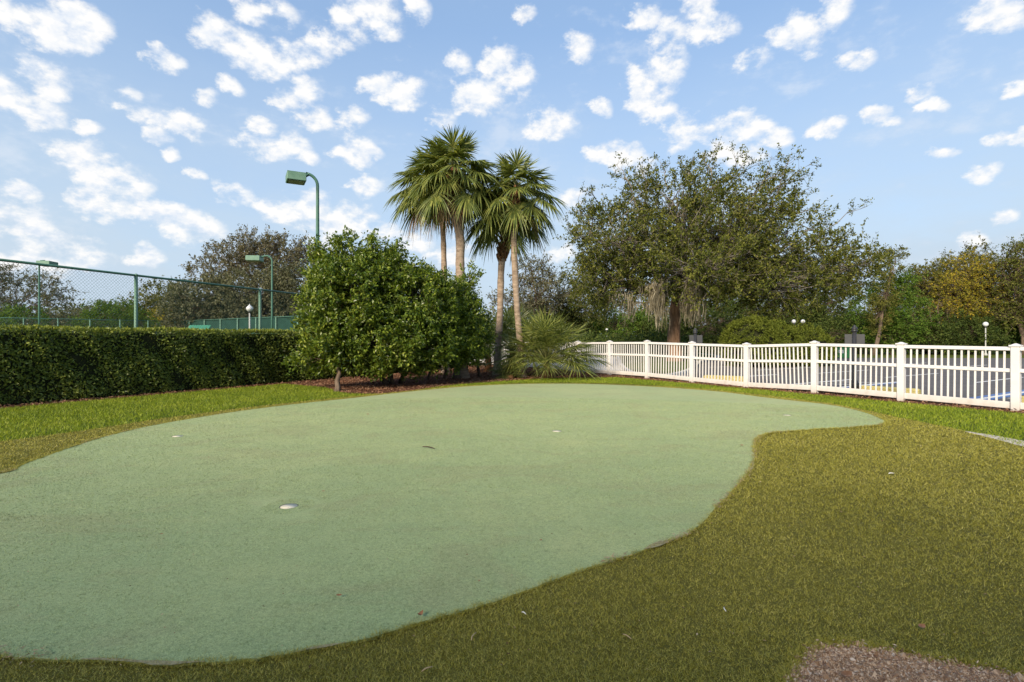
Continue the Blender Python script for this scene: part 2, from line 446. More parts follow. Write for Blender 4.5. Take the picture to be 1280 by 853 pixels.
def make_world():
    w = bpy.data.worlds.new('World'); SC.world = w; w.use_nodes = True
    nt = w.node_tree; nt.nodes.clear()
    out = N(nt, 'ShaderNodeOutputWorld'); bg = N(nt, 'ShaderNodeBackground')
    sky = N(nt, 'ShaderNodeTexSky', sky_type='NISHITA', sun_disc=False)
    sky.sun_elevation = SUN_EL
    sky.sun_rotation = math.atan2(SUN_DIR.x, SUN_DIR.y)
    sky.air_density = 1.0; sky.dust_density = 0.5; sky.ozone_density = 2.5; sky.altitude = 10
    tc = N(nt, 'ShaderNodeTexCoord'); gen = tc.outputs['Generated']
    sq = N(nt, 'ShaderNodeVectorMath', operation='MULTIPLY'); nt.links.new(gen, sq.inputs[0]); sq.inputs[1].default_value = (1, 1, 1.55)
    flat = sq.outputs[0]
    # fractal wobble of the view direction gives the cauliflower outlines
    n1 = N(nt, 'ShaderNodeTexNoise'); n1.inputs['Scale'].default_value = 13; n1.inputs['Detail'].default_value = 6; n1.inputs['Roughness'].default_value = 0.6
    nt.links.new(flat, n1.inputs['Vector'])
    sub = N(nt, 'ShaderNodeVectorMath', operation='SUBTRACT'); nt.links.new(n1.outputs['Color'], sub.inputs[0]); sub.inputs[1].default_value = (0.5, 0.5, 0.5)
    sca = N(nt, 'ShaderNodeVectorMath', operation='SCALE'); nt.links.new(sub.outputs[0], sca.inputs[0]); sca.inputs['Scale'].default_value = 0.062
    add = N(nt, 'ShaderNodeVectorMath', operation='ADD'); nt.links.new(flat, add.inputs[0]); nt.links.new(sca.outputs[0], add.inputs[1])
    nrm = N(nt, 'ShaderNodeVectorMath', operation='NORMALIZE'); nt.links.new(add.outputs[0], nrm.inputs[0])
    cur = None
    for x, y, r in CLOUDS:
        d = Vector(((x - 640) / FOC, 1.0, (HOR - y) / FOC)); L = d.length; d.z *= 1.55; d.normalize()
        ar = 1.62 * r / FOC / L
        dot = N(nt, 'ShaderNodeVectorMath', operation='DOT_PRODUCT'); nt.links.new(nrm.outputs[0], dot.inputs[0]); dot.inputs[1].default_value = d
        ma = N(nt, 'ShaderNodeMath', operation='MULTIPLY_ADD'); nt.links.new(dot.outputs['Value'], ma.inputs[0])
        ma.inputs[1].default_value = 2 / ar ** 2; ma.inputs[2].default_value = 1 - 2 / ar ** 2
        if cur is None: cur = ma.outputs[0]
        else:
            mx = N(nt, 'ShaderNodeMath', operation='SMOOTH_MAX'); nt.links.new(cur, mx.inputs[0]); nt.links.new(ma.outputs[0], mx.inputs[1]); mx.inputs[2].default_value = 0.25
            cur = mx.outputs[0]
    n2 = N(nt, 'ShaderNodeTexNoise'); n2.inputs['Scale'].default_value = 26; n2.inputs['Detail'].default_value = 7; n2.inputs['Roughness'].default_value = 0.6
    nt.links.new(flat, n2.inputs['Vector'])
    body = math_n(nt, 'MULTIPLY', math_n(nt, 'MINIMUM', math_n(nt, 'MAXIMUM', cur, -2.5), 0.8), 0.9)
    n4 = N(nt, 'ShaderNodeTexNoise'); n4.inputs['Scale'].default_value = 11; n4.inputs['Detail'].default_value = 2; n4.inputs['Roughness'].default_value = 0.5
    nt.links.new(flat, n4.inputs['Vector'])
    dens = math_n(nt, 'ADD', body, math_n(nt, 'MULTIPLY', math_n(nt, 'SUBTRACT', n2.outputs['Fac'], 0.5), 3.3))
    dens = math_n(nt, 'ADD', dens, math_n(nt, 'MULTIPLY', math_n(nt, 'SUBTRACT', n4.outputs['Fac'], 0.5), 1.3))
    mr = N(nt, 'ShaderNodeMapRange', interpolation_type='SMOOTHSTEP'); nt.links.new(dens, mr.inputs[0])
    mr.inputs[1].default_value = -0.10; mr.inputs[2].default_value = 1.0
    # more cloud overhead of a point darkens it: grey bases, bright tops
    up = N(nt, 'ShaderNodeVectorMath', operation='ADD'); nt.links.new(flat, up.inputs[0]); up.inputs[1].default_value = (0, 0, 0.02)
    n2b = N(nt, 'ShaderNodeTexNoise'); n2b.inputs['Scale'].default_value = 26; n2b.inputs['Detail'].default_value = 4; n2b.inputs['Roughness'].default_value = 0.55
    nt.links.new(up.outputs[0], n2b.inputs['Vector'])
    # thin veil of high haze and a paler belt near the horizon
    n3 = N(nt, 'ShaderNodeTexNoise'); n3.inputs['Scale'].default_value = 5; n3.inputs['Detail'].default_value = 6; n3.inputs['Roughness'].default_value = 0.6
    mp = N(nt, 'ShaderNodeMapping'); mp.inputs['Scale'].default_value = (1, 1, 2.6); nt.links.new(gen, mp.inputs[0]); nt.links.new(mp.outputs[0], n3.inputs['Vector'])
    sep = N(nt, 'ShaderNodeSeparateXYZ'); nt.links.new(gen, sep.inputs[0])
    low = N(nt, 'ShaderNodeMapRange'); nt.links.new(sep.outputs[2], low.inputs[0])
    low.inputs[1].default_value = 0.0; low.inputs[2].default_value = 0.50; low.inputs[3].default_value = 1.25; low.inputs[4].default_value = 0.05
    veil = math_n(nt, 'MULTIPLY', low.outputs[0], math_n(nt, 'ADD', 0.45, n3.outputs['Fac']), True)
    c = mix(nt, veil, mix(nt, 0.55, sky.outputs[0], (1.6, 2.42, 3.68)), VEIL)
    # thin torn wisps between the puffs
    wisp = N(nt, 'ShaderNodeMapRange', interpolation_type='SMOOTHSTEP'); nt.links.new(math_n(nt, 'ADD', n3.outputs['Fac'], math_n(nt, 'MULTIPLY', n2.outputs['Fac'], 0.5)), wisp.inputs[0])
    wisp.inputs[1].default_value = 0.78; wisp.inputs[2].default_value = 1.02; wisp.inputs[4].default_value = 0.45
    c = mix(nt, wisp.outputs[0], c, CLOUD_A)
    df = math_n(nt, 'SUBTRACT', n2.outputs['Fac'], n2b.outputs['Fac'])
    lit = N(nt, 'ShaderNodeMapRange'); nt.links.new(df, lit.inputs[0]); lit.inputs[1].default_value = -0.16; lit.inputs[2].default_value = 0.08
    cc = mix(nt, lit.outputs[0], CLOUD_A, CLOUD_B)
    c = mix(nt, mr.outputs[0], c, cc)
    nt.links.new(c, bg.inputs[0]); bg.inputs[1].default_value = SKY_STR
    nt.links.new(bg.outputs[0], out.inputs[0])


SKY_STR = 0.15
VEIL = (2.62, 3.18, 3.75)
CLOUD_A = (3.5, 3.8, 4.25)
CLOUD_B = (4.5, 4.47, 4.42)
make_world()
SC.view_settings.view_transform = 'Standard'
SC.view_settings.look = 'None'
SC.view_settings.gamma = 1
SC.view_settings.exposure = 0.60
SC.cycles.max_bounces = 6
SC.cycles.transparent_max_bounces = 4
SC.cycles.use_denoising = True

# ------------------------------------------------------------------ white fence line (used for the layout too)
FO = np.array([3.60, 19.45]); FU = np.array([0.522, -0.853]); FN = np.array([0.853, 0.522])


def F(s, n=0.0):
    q = FO + FU * s + FN * n
    return (float(q[0]), float(q[1]))


# ------------------------------------------------------------------ ground sheets
sheet('ground', [(-700, -60), (700, -60), (700, 1500), (-700, 1500)], 0.0, M['ground'])

GREEN_PX = [(0, 595), (30, 582.5), (65, 570), (100, 557.5), (135, 547), (200, 532), (300, 515.5), (380, 505.5), (445, 498.5), (497, 492.5), (569, 485.3), (635, 481.7),
            (701, 480.8), (760, 482), (830, 485.5), (900, 491), (962, 499.0), (1036, 507.5), (1082, 517.6), (1107, 528.5), (1098, 533.8), (1057, 537), (1003, 540), (962, 544),
            (948, 549.7), (944, 558), (943.5, 572), (937, 591), (921, 610), (900, 632.5), (870, 664), (830, 683), (770, 703), (700, 727), (640, 750), (580, 769), (520, 785.5),
            (480, 799), (400, 816.5), (340, 827), (240, 836), (120, 832), (0, 825)]
green_xy = [G(*p) for p in GREEN_PX] + [(-2.75, 2.45), (-3.6, 2.9), (-4.9, 3.6), (-5.75, 4.4), (-5.75, 4.95)]
green_loop = smooth_loop(green_xy, 5)
rr = random.Random(3)
green_loop = [(x + rr.uniform(-1, 1) * 0.006, y + rr.uniform(-1, 1) * 0.006) for x, y in green_loop]

CUPS = [(361, 636.5), (222, 547.5), (696, 541), (984, 520.8)]
CUP_XY = [G(*c) for c in CUPS]


def build_green():
    pts = [Vector(p) for p in green_loop]
    n = len(pts)
    edges = [(i, (i + 1) % n) for i in range(n)]
    cr = 0.074
    for cx, cy in CUP_XY:
        b = len(pts)
        for k in range(20):
            a = 2 * math.pi * k / 20
            pts.append(Vector((cx + cr * math.cos(a), cy + cr * math.sin(a))))
        edges += [(b + k, b + (k + 1) % 20) for k in range(20)]
    gx, gy = np.meshgrid(np.arange(-7.5, 10, 0.25), np.arange(1.8, 17, 0.25))
    gx = gx.ravel() + 0.03; gy = gy.ravel() + 0.02
    ok = inside(gx, gy, green_loop)
    for x, y in zip(gx[ok], gy[ok]):
        if min((x - a) ** 2 + (y - b) ** 2 for a, b in CUP_XY) > 0.012: pts.append(Vector((x, y)))
    V, E, Fc, *_ = delaunay_2d_cdt(pts, edges, [], 0, 1e-5)
    vx = np.array([v[0] for v in V]); vy = np.array([v[1] for v in V])
    # distance from the rim: the mat rolls down to the ground at its edge
    lp = np.array(green_loop)
    dist = np.min(np.hypot(vx[:, None] - lp[None, :, 0], vy[:, None] - lp[None, :, 1]), axis=1)
    z = 0.024 + 0.010 * np.sin(vx * 0.55 + 0.4) * np.sin(vy * 0.45) * np.clip(dist / 1.5, 0, 1)
    for (cx, cy) in CUP_XY:
        near = np.hypot(vx - cx, vy - cy) < 0.2
        z[near] = 0.024
    fs = []
    for f in Fc:
        x = np.mean([V[i][0] for i in f]); y = np.mean([V[i][1] for i in f])
        if not inside(np.array([x]), np.array([y]), green_loop)[0]: continue
        if min((x - a) ** 2 + (y - b) ** 2 for a, b in CUP_XY) < (cr * 0.99) ** 2 and all(min((V[i][0] - a) ** 2 + (V[i][1] - b) ** 2 for a, b in CUP_XY) < (cr * 1.01) ** 2 for i in f): continue
        fs.append(list(f))
    verts = [(vx[i], vy[i], z[i]) for i in range(len(V))]
    b = len(verts)
    for x, y in green_loop: verts.append((x, y, 0.024))
    for x, y in green_loop: verts.append((x, y, 0.004))
    for i in range(n):
        j = (i + 1) % n
        fs.append([b + i, b + n + i, b + n + j, b + j])
    me = bpy.data.meshes.new('putting_green')
    me.from_pydata(verts, [], fs); me.materials.append(M['green'])
    me.update()
    me.polygons.foreach_set('use_smooth', [len(f) == 3 for f in fs])
    o = link('putting_green', me); o['kind'] = 'structure'


build_green()

cup_labels = ['cream putting cup nearest on the pale green, left of centre', 'putting cup near the far left rim of the putting green',
              'putting cup in the middle of the pale green, below the palms', 'faint putting cup near the right tip of the putting green']
for (cx, cy), lb in zip(CUP_XY, cup_labels):
    t = empty('putting_cup', (cx, cy, 0.0172), lb, 'golf cup', 'cups in the putting green')
    mb = MB(); mb.lathe([(0.001, 0.0), (0.066, 0.0), (0.067, 0.004), (0.001, 0.006)], n=24); mb.build('cup_plate', M['cup'], t)
    w = MB()
    n = 24
    vs = [(r * math.cos(2 * math.pi * k / n), r * math.sin(2 * math.pi * k / n), z) for r, z in ((0.0725, -0.002), (0.0725, 0.0068), (0.0690, 0.0068), (0.0690, -0.002)) for k in range(n)]
    w.add(vs, [(i * n + k, i * n + (k + 1) % n, ((i + 1) % 4) * n + (k + 1) % n, ((i + 1) % 4) * n + k) for i in range(4) for k in range(n)], 0, True)
    w.build('cup_rim', M['cup_wall'], t)

turf_px = [(1500, 640), (1380, 595), (1280, 561), (1239, 548.5), (1214, 542), (1169, 532), (1125, 523.5), (1085, 514.5), (1040, 505.5), (960, 495.3), (890, 487.6), (820, 482.6), (760, 480.0),
           (700, 479), (640, 480.0), (569, 483.6), (497, 490.6), (445, 496), (380, 502.5), (300, 511.5), (200, 524.5), (135, 535), (80, 543), (0, 553.5), (-150, 578), (-330, 612)]
turf_xy = [G(*p) for p in turf_px] + [(-8.5, 3.0), (-7.5, -2.0), (7.5, -2.0), (8.0, 2.0)]

gravel_px = [(975, 866), (985, 845), (998, 824), (1014, 810), (1040, 806), (1065, 806), (1100, 811), (1150, 821), (1200, 829), (1250, 838), (1290, 848), (1400, 860), (1420, 960), (960, 960)]
gravel_xy = [(x + rr.uniform(-1, 1) * 0.012, y + rr.uniform(-1, 1) * 0.012) for x, y in smooth_loop([G(*p) for p in gravel_px], 8)]
sheet('gravel_patch', gravel_xy, 0.006, M['sand'])


def turf_sheet():
    loops = [[Vector((x, y, 0)) for x, y in turf_xy], [Vector((x, y, 0)) for x, y in gravel_xy]]
    flat = [p for l in loops for p in l]
    fs = []
    for a, b, c in tessellate_polygon(loops):
        cr = (flat[b] - flat[a]).cross(flat[c] - flat[a]).z
        fs.append((a, b, c) if cr > 0 else (a, c, b))
    n0, n = len(turf_xy), len(gravel_xy)
    vs = [(p.x, p.y, 0.012) for p in flat] + [(x, y, 0.0062) for x, y in gravel_xy]
    for i in range(n): fs.append((n0 + i, n0 + (i + 1) % n, n0 + n + (i + 1) % n, n0 + n + i))
    me = bpy.data.meshes.new('artificial_turf'); me.from_pydata(vs, [], fs); me.materials.append(M['turf']); me.update()
    o = link('artificial_turf', me); o['kind'] = 'structure'


turf_sheet()

# lawn between hedge, beds and fence
hedge_a, hedge_b = np.array(G(0, 509)), np.array(G(369, 478))
HU = (hedge_b - hedge_a) / np.linalg.norm(hedge_b - hedge_a)
HN = np.array([-HU[1], HU[0]])                    # away from the lawn


def Hh(s, n=0.0):
    q = hedge_a + HU * s + HN * n
    return (float(q[0]), float(q[1]))


bed_front = [(395, 484), (410, 486), (428, 491.5), (455, 493), (488, 492.5), (526, 487.5), (568, 482), (612, 478.3), (680, 474), (740, 472.8)]
bed_front_xy = smooth_loop([G(*p) for p in bed_front], 4, closed=False)
lawn_xy = [(-20, -8), (24, -8), F(24, -0.25), F(-14, -0.25), Hh(22, 0), Hh(-10, 0)]
sheet('lawn', lawn_xy, 0.004, M['lawn'])
mulch_xy = [Hh(-6, -0.42), Hh(0, -0.38), Hh(3, -0.32), Hh(6.2, -0.36)] + bed_front_xy + [F(1.0, -0.55), F(4, -0.42), F(8, -0.38), F(12, -0.40), F(20, -0.36), F(20, 0.35), F(-12, 0.35), Hh(26, 0.8), Hh(-6, 0.9)]
sheet('mulch_bed', mulch_xy, 0.008, M['mulch'])
M['pale_sand'] = mottled('pale_sand', (0.36, 0.31, 0.25), (0.62, 0.56, 0.48), 14, 0.95, 0.6, 0.02, 0.1)
strip_xy = smooth_loop([G(*p) for p in [(1205, 540.5), (1240, 545.5), (1285, 554), (1330, 566), (1340, 572), (1285, 561.5), (1240, 549.5)]], 3)
sheet('sand_strip', strip_xy, 0.0165, M['pale_sand'])

# car park beyond the fence
lot = [F(-40, 0.9), F(40, 0.9), F(40, 42), F(-40, 42)]
far_edge = 35.5
lot_xy = [F(-4.0, 0.85), F(30, 0.85), (60, far_edge), (2, far_edge + 2)]
sheet('parking_lot', lot_xy, 0.0042, M['asphalt'])
sheet('driveway', [F(-18, 0.9), F(-1.0, 0.9), G(862, 470.5), G(800, 462), G(770, 452), G(770, 446), (-4, 40), (-16, 40)], 0.0082, M['concrete'])
isl = smooth_loop([G(*p) for p in [(782, 466), (800, 470), (840, 472), (868, 463), (880, 452), (900, 447), (840, 441), (780, 443), (772, 452)]], 4)


def kerbed(name, loop, grass_mat, surface):
    cx = sum(p[0] for p in loop) / len(loop); cy = sum(p[1] for p in loop) / len(loop)
    n = len(loop)

    def off(d):
        o = []
        for i, (x, y) in enumerate(loop):
            a = Vector(loop[i - 1]); b = Vector(loop[(i + 1) % n]); t = (b - a).normalized()
            nn = Vector((-t.y, t.x))
            if nn.dot(Vector((cx - x, cy - y))) < 0: nn = -nn
            o.append((x + nn.x * d, y + nn.y * d))
        return o
    inn = off(0.16)
    vs = [(x, y, 0.006) for x, y in loop] + [(x, y, 0.13) for x, y in loop] + [(x, y, 0.13) for x, y in inn] + [(x, y, 0.006) for x, y in inn]
    mb = MB(); mb.add(vs, [(l * n + i, l * n + (i + 1) % n, (l + 1) * n + (i + 1) % n, (l + 1) * n + i) for l in range(3) for i in range(n)])
    o = mb.build(name, M['concrete']); o['kind'] = 'structure'
    sheet(surface, inn, 0.11, grass_mat)


kerbed('kerb', isl, M['lawn'], 'grass_island')
bed2 = smooth_loop([G(*p) for p in [(905, 456), (940, 458), (1000, 456), (1040, 450), (1030, 445), (960, 443), (900, 446)]], 4)
kerbed('kerb', bed2, M['red_mulch'], 'red_mulch_island')
def strip(mb, s, n0, n1, w, z):
    q = [F(s - w / 2, n0), F(s + w / 2, n0), F(s + w / 2, n1), F(s - w / 2, n1)]
    mb.add([(x, y, z) for x, y in q], [(0, 1, 2, 3)])


mb = MB(); mbb = MB()
for s in (3.0, 5.7, 6.95, 10.08, 11.6, 14.3): strip(mb, s, 0.95, 5.6, 0.13, 0.0085)
for s in (7.08, 9.93, 10.22): strip(mbb, s, 0.95, 5.6, 0.14, 0.0083)
for k in range(3):
    n0 = 1.3 + k * 1.3
    for (s0, s1) in ((5.85, 6.8), (10.35, 11.4)):
        q = [F(s0, n0), F(s1, n0 + 0.9), F(s1, n0 + 1.03), F(s0, n0 + 0.13)]
        mb.add([(x, y, 0.0085) for x, y in q], [(0, 1, 2, 3)])
for s in np.arange(-1.5, 20, 2.45): strip(mb, float(s), 7.4, 11.6, 0.10, 0.0085)
for s in np.arange(-6, 16, 2.6): strip(mb, float(s), 17.5, 21.5, 0.10, 0.0085)
o = mb.build('parking_markings', M['paint_white']); o['kind'] = 'structure'
o = mbb.build('blue_parking_markings', M['paint_blue']); o['kind'] = 'structure'

# wheel stops
ws_lab = ['yellow concrete wheel stop in the car park, farthest of three behind the white fence',
          'yellow concrete wheel stop lying between the black sign post and a blue stripe',
          'yellow concrete wheel stop just beyond the fence post at the right edge']
for (p0, p1), lb in zip((((880, 476.5), (930, 478.5)), ((1076, 491.5), (1150, 497)), ((1275, 507), (1385, 515))), ws_lab):
    a = Vector(G(*p0)); b = Vector(G(*p1)); c = (a + b) / 2; L = (b - a).length
    t = empty('wheel_stop', (c.x, c.y, 0.0), lb, 'wheel stop', 'yellow wheel stops', math.atan2(b.y - a.y, b.x - a.x))
    mb = MB()
    pr = [(-0.09, 0.0), (-0.08, 0.16), (-0.05, 0.19), (0.05, 0.19), (0.08, 0.16), (0.09, 0.0)]
    vs = [(x, y, z) for x in (-L / 2, -L / 2 + 0.04, L / 2 - 0.04, L / 2) for y, z in pr]
    vs = [(x, y * (0.85 if abs(x) > L / 2 - 0.01 else 1), z * (0.9 if abs(x) > L / 2 - 0.01 else 1) + 0.006) for x, y, z in vs]
    k = len(pr)
    fs = [(l * k + i, (l + 1) * k + i, (l + 1) * k + (i + 1) % k, l * k + (i + 1) % k) for l in range(3) for i in range(k)] + [tuple(range(k)), tuple(range(4 * k - 1, 3 * k - 1, -1))]
    mb.add(vs, fs); mb.build('concrete_bar', M['yellow'], t)

# ------------------------------------------------------------------ unseen building added behind the camera to shade the near green
def shade_building():
    t = empty('shade_building', (-6, -9.5, 0), 'unseen cream stucco house with hipped shingle roof, added to shade the putting green', 'building')
    st = mottled('stucco', (0.55, 0.50, 0.42), (0.62, 0.57, 0.49), 6, 0.9, 0.2, 0.005)
    rf = mottled('shingle', (0.10, 0.09, 0.085), (0.18, 0.16, 0.15), 7, 0.9, 0.4, 0.02)
    gl = mottled('window_glass', (0.03, 0.04, 0.05), (0.05, 0.06, 0.07), 2, 0.08, 0, 0, 0.6)
    mb = MB(); mb.box((0, 0, 2.0), (30, 10, 4.0)); mb.build('wall', st, t)
    mb = MB()
    x, y = 15.6, 5.6
    mb.add([(-x, -y, 3.95), (x, -y, 3.95), (x, y, 3.95), (-x, y, 3.95), (-x + 5, 0, SHADE_BLDG_H), (x - 5, 0, SHADE_BLDG_H)], [(3, 2, 1, 0), (0, 1, 5, 4), (2, 3, 4, 5), (1, 2, 5), (3, 0, 4)])
    mb.build('roof', rf, t)
    wg = MB(); wg.box((-11.0, 7.4, 1.7), (8, 4.8, 3.4)); wg.build('wing', st, t)  # wing added to shade the left lawn
    wr = MB()
    wr.add([(-15.5, 4.6, 3.35), (-6.5, 4.6, 3.35), (-6.5, 10.4, 3.35), (-15.5, 10.4, 3.35), (-11, 4.6, 5.2), (-11, 7.6, 5.2)], [(3, 2, 1, 0), (1, 2, 5, 4), (2, 3, 5), (3, 0, 4, 5), (0, 1, 4)])
    wr.build('wing_roof', rf, t)
    for i in range(2, 7):
        mb = MB(); mb.box((-12 + 4 * i, 5.02, 1.55), (1.6, 0.10, 1.5)); w = mb.build('window_frame', M['white_vinyl'], t)
        mb = MB(); mb.box((-12 + 4 * i, 5.075, 1.55), (1.42, 0.02, 1.32)); mb.build('pane', gl, w)


SHADE_BLDG_H = 7.3
shade_building()

# ------------------------------------------------------------------ white picket fence
def white_fence():
    ang = math.atan2(FU[1], FU[0])
    SP = 11.2 / 6
    x0, y0 = F(0)
    t = empty('picket_fence', (x0, y0, 0), 'white vinyl picket fence with square capped posts bordering the lawn', 'fence', None, ang)
    cap_me = post_me = None
    for k in range(-8, 10):
        s = k * SP
        if post_me is None:
            mb = MB(); mb.box((0, 0, 0.62), (0.127, 0.127, 1.24), 0, 0, 0.006)
            po = mb.build('post', M['white_vinyl'], t); post_me = po.data
            mb = MB()
            h = 0.083; g = 0.058
            vs = []
            for e, z in ((0.066, 1.2395), (h, 1.246), (h, 1.272), (g, 1.276), (0.012, 1.302)):
                vs += [(-e, -e, z), (e, -e, z), (e, e, z), (-e, e, z)]
            fs = [(3, 2, 1, 0), (16, 17, 18, 19)] + [(l * 4 + i, l * 4 + (i + 1) % 4, l * 4 + 4 + (i + 1) % 4, l * 4 + 4 + i) for l in range(4) for i in range(4)]
            mb.add(vs, fs); ca = mb.build('post_cap', M['white_vinyl'], po); cap_me = ca.data
        else:
            po = link('post', post_me, t); link('post_cap', cap_me, po)
        dz = 0.02 * math.sin(k * 1.9) - (0.03 if k in (3,) else 0.0)
        po.location = (s, 0, dz - 0.012)
    rails = {}
    for k in range(-8, 9):
        s0 = k * SP + 0.0635; s1 = (k + 1) * SP - 0.0635
        dz0 = 0.02 * math.sin(k * 1.9) - (0.03 if k == 3 else 0); dz1 = 0.02 * math.sin((k + 1) * 1.9) - (0.03 if k + 1 == 3 else 0)
        L = s1 - s0; c = (s0 + s1) / 2; tilt = math.atan2(dz1 - dz0, SP)
        for nm, zc, hh, th in (('top_rail', 1.19, 0.070, 0.089), ('middle_rail', 0.78, 0.070, 0.05), ('bottom_rail', 0.125, 0.125, 0.05)):
            key = nm
            if key not in rails:
                mb = MB(); mb.box((0, 0, 0), (L, th, hh), 0, 0, 0.005)
                o = mb.build(nm, M['white_vinyl'], t); rails[key] = o.data
            else: o = link(nm, rails[key], t)
            o.location = (c, 0, zc + (dz0 + dz1) / 2); o.rotation_euler = (0, -tilt, 0)
        if 'pk' not in rails:
            mb = MB()
            for i in range(15):
                px = -L / 2 + (i + 1) * L / 16
                mb.box((px, 0, 0.4665), (0.032, 0.020, 0.555), 0, 0, 0.002); mb.box((px, 0, 0.985), (0.032, 0.020, 0.338), 0, 0, 0.002)
            o = mb.build('pickets', M['white_vinyl'], t); rails['pk'] = o.data
        else: o = link('pickets', rails['pk'], t)
        o.location = (c, 0, (dz0 + dz1) / 2); o.rotation_euler = (0, -tilt, 0)


white_fence()

# ------------------------------------------------------------------ chain-link fences of the tennis courts
def chain_fence(name, label, posts, h, screen, mid_rail=None, wire=True, pitch=0.075, wr=0.0022, post_r=0.045, thick=None):
    a = Vector((*posts[0], 0)); b = Vector((*posts[-1], 0)); L = (b - a).length
    t = empty(name, a, label, 'fence', None, math.atan2(b.y - a.y, b.x - a.x))
    for i, p in enumerate(posts):
        s = (Vector((*p, 0)) - a).length
        mb = MB(); mb.tube([(0, 0, 0), (0, 0, h - 0.03)], post_r, 10); mb.lathe([(post_r * 1.15, 0), (post_r * 1.15, 0.03), (0.01, 0.06)], (0, 0, h - 0.03), 10)
        mb.build('post', M['pale_green_metal'], t, (s, 0, 0))
    mb = MB(); mb.tube([(0, 0, h - 0.02), (L, 0, h - 0.02)], 0.03, 8); mb.build('top_rail', M['green_metal'], t)
    if mid_rail:
        mb = MB(); mb.tube([(0, 0, mid_rail), (L, 0, mid_rail)], 0.025, 8); mb.build('middle_rail', M['green_metal'], t)
    if wire:
        mb = MB()
        z0, z1 = 0.05, h - 0.03
        H = z1 - z0
        k = -int(H / pitch) - 1
        while k * pitch < L:
            for sgn in (1, -1):
                # straight diagonal wires clipped to the panel
                x0, x1 = k * pitch, k * pitch + H
                u0, u1 = max(x0, 0), min(x1, L)
                if u1 - u0 < 0.02: continue
                f0, f1 = (u0 - x0) / H, (u1 - x0) / H
                za, zb = (z0 + f0 * H, z0 + f1 * H) if sgn > 0 else (z1 - f0 * H, z1 - f1 * H)
                mb.tube([(u0, -0.036 * 1 + 0.002 * sgn, za), (u1, -0.036 + 0.002 * sgn, zb)], wr, 4, cap=False, smooth=False)
            k += 1
        mb.build('chain_link_mesh', M['wire'], t)
    if screen:
        mb = MB()
        n = int(L / 0.5) + 1
        for zz in (0.0,):
            vs = []
            for i in range(n + 1):
                x = L * i / n
                w = 0.03 * math.sin(i * 1.7) + 0.02 * math.sin(i * 0.6)
                for q, z in enumerate((0.06, h * 0.33, h * 0.66, h - 0.06)):
                    vs.append((x, 0.085 + w * (0.3 + 0.7 * (q in (1, 2))), z))
            fs = [(i * 4 + q, i * 4 + 4 + q, i * 4 + 5 + q, i * 4 + 1 + q) for i in range(n) for q in range(3)]
            mb.add(vs, fs, 0, True)
        mb.build('windscreen', M['windscreen'], t)
    return t


# the near tall fence behind the hedge
fa, fb = np.array(P(170, 343.6, 13.95)[:2]), np.array(P(325, 361.6, 18.03)[:2])
fd = fb - fa
chain_fence('chain_link_fence', 'tall green chain link fence with top rail standing behind the clipped hedge', [tuple(fa + fd * k) for k in (-2, -1, 0, 1, 2, 3)], 3.05, False, None, True, 0.082, 0.0021)
cornr = np.array(P(218, 401.5, 51.5)[:2])
la, lb_ = np.array(P(-120, 394, 39)[:2]), cornr
chain_fence('chain_link_fence', 'low looking far court fence of green wire in front of bright green shrubs', [tuple(la + (lb_ - la) * k / 8) for k in range(9)], 3.05, False, 2.0, True, 0.16, 0.004, 0.05)
rb = np.array(P(430, 391.5, 36.5)[:2])
chain_fence('screened_fence', 'far court fence hung with dark green windscreen cloth', [tuple(cornr + np.array([0.3, -0.3]) + (rb - cornr) * k / 9) for k in range(10)], 3.05, True, None, False, post_r=0.05)

# shade shelter on the courts
q = P(249, 412, 42)
t = empty('court_shelter', (q[0], q[1], 0), 'green slab roofed shade shelter standing on the tennis court', 'shelter', None, 0.35); t.scale = (0.78, 0.9, 0.97)
mb = MB()
mb.add([(-0.95, -0.6, 2.12), (0.95, -0.6, 2.12), (0.95, 0.6, 2.44), (-0.95, 0.6, 2.44), (-0.95, -0.6, 2.18), (0.95, -0.6, 2.18), (0.95, 0.6, 2.50), (-0.95, 0.6, 2.50)],
       [(3, 2, 1, 0), (4, 5, 6, 7), (0, 1, 5, 4), (1, 2, 6, 5), (2, 3, 7, 6), (3, 0, 4, 7)])
mb.build('canopy', mottled('awning_green', (0.05, 0.22, 0.13), (0.07, 0.28, 0.17), 3, 0.7, 0.05, 0.01), t)
for x, y, h in ((-0.85, -0.5, 2.14), (0.85, -0.5, 2.14), (-0.85, 0.5, 2.41), (0.85, 0.5, 2.41)):
    mb = MB(); mb.tube([(x, y, 0), (x, y, h)], 0.04, 8); mb.build('leg', M['green_metal'], t)
mb = MB(); mb.box((0, 0.2, 0.45), (1.5, 0.35, 0.05)); mb.box((-0.6, 0.2, 0.21), (0.06, 0.3, 0.42)); mb.box((0.6, 0.2, 0.21), (0.06, 0.3, 0.42)); mb.build('bench', M['green_metal'], t)


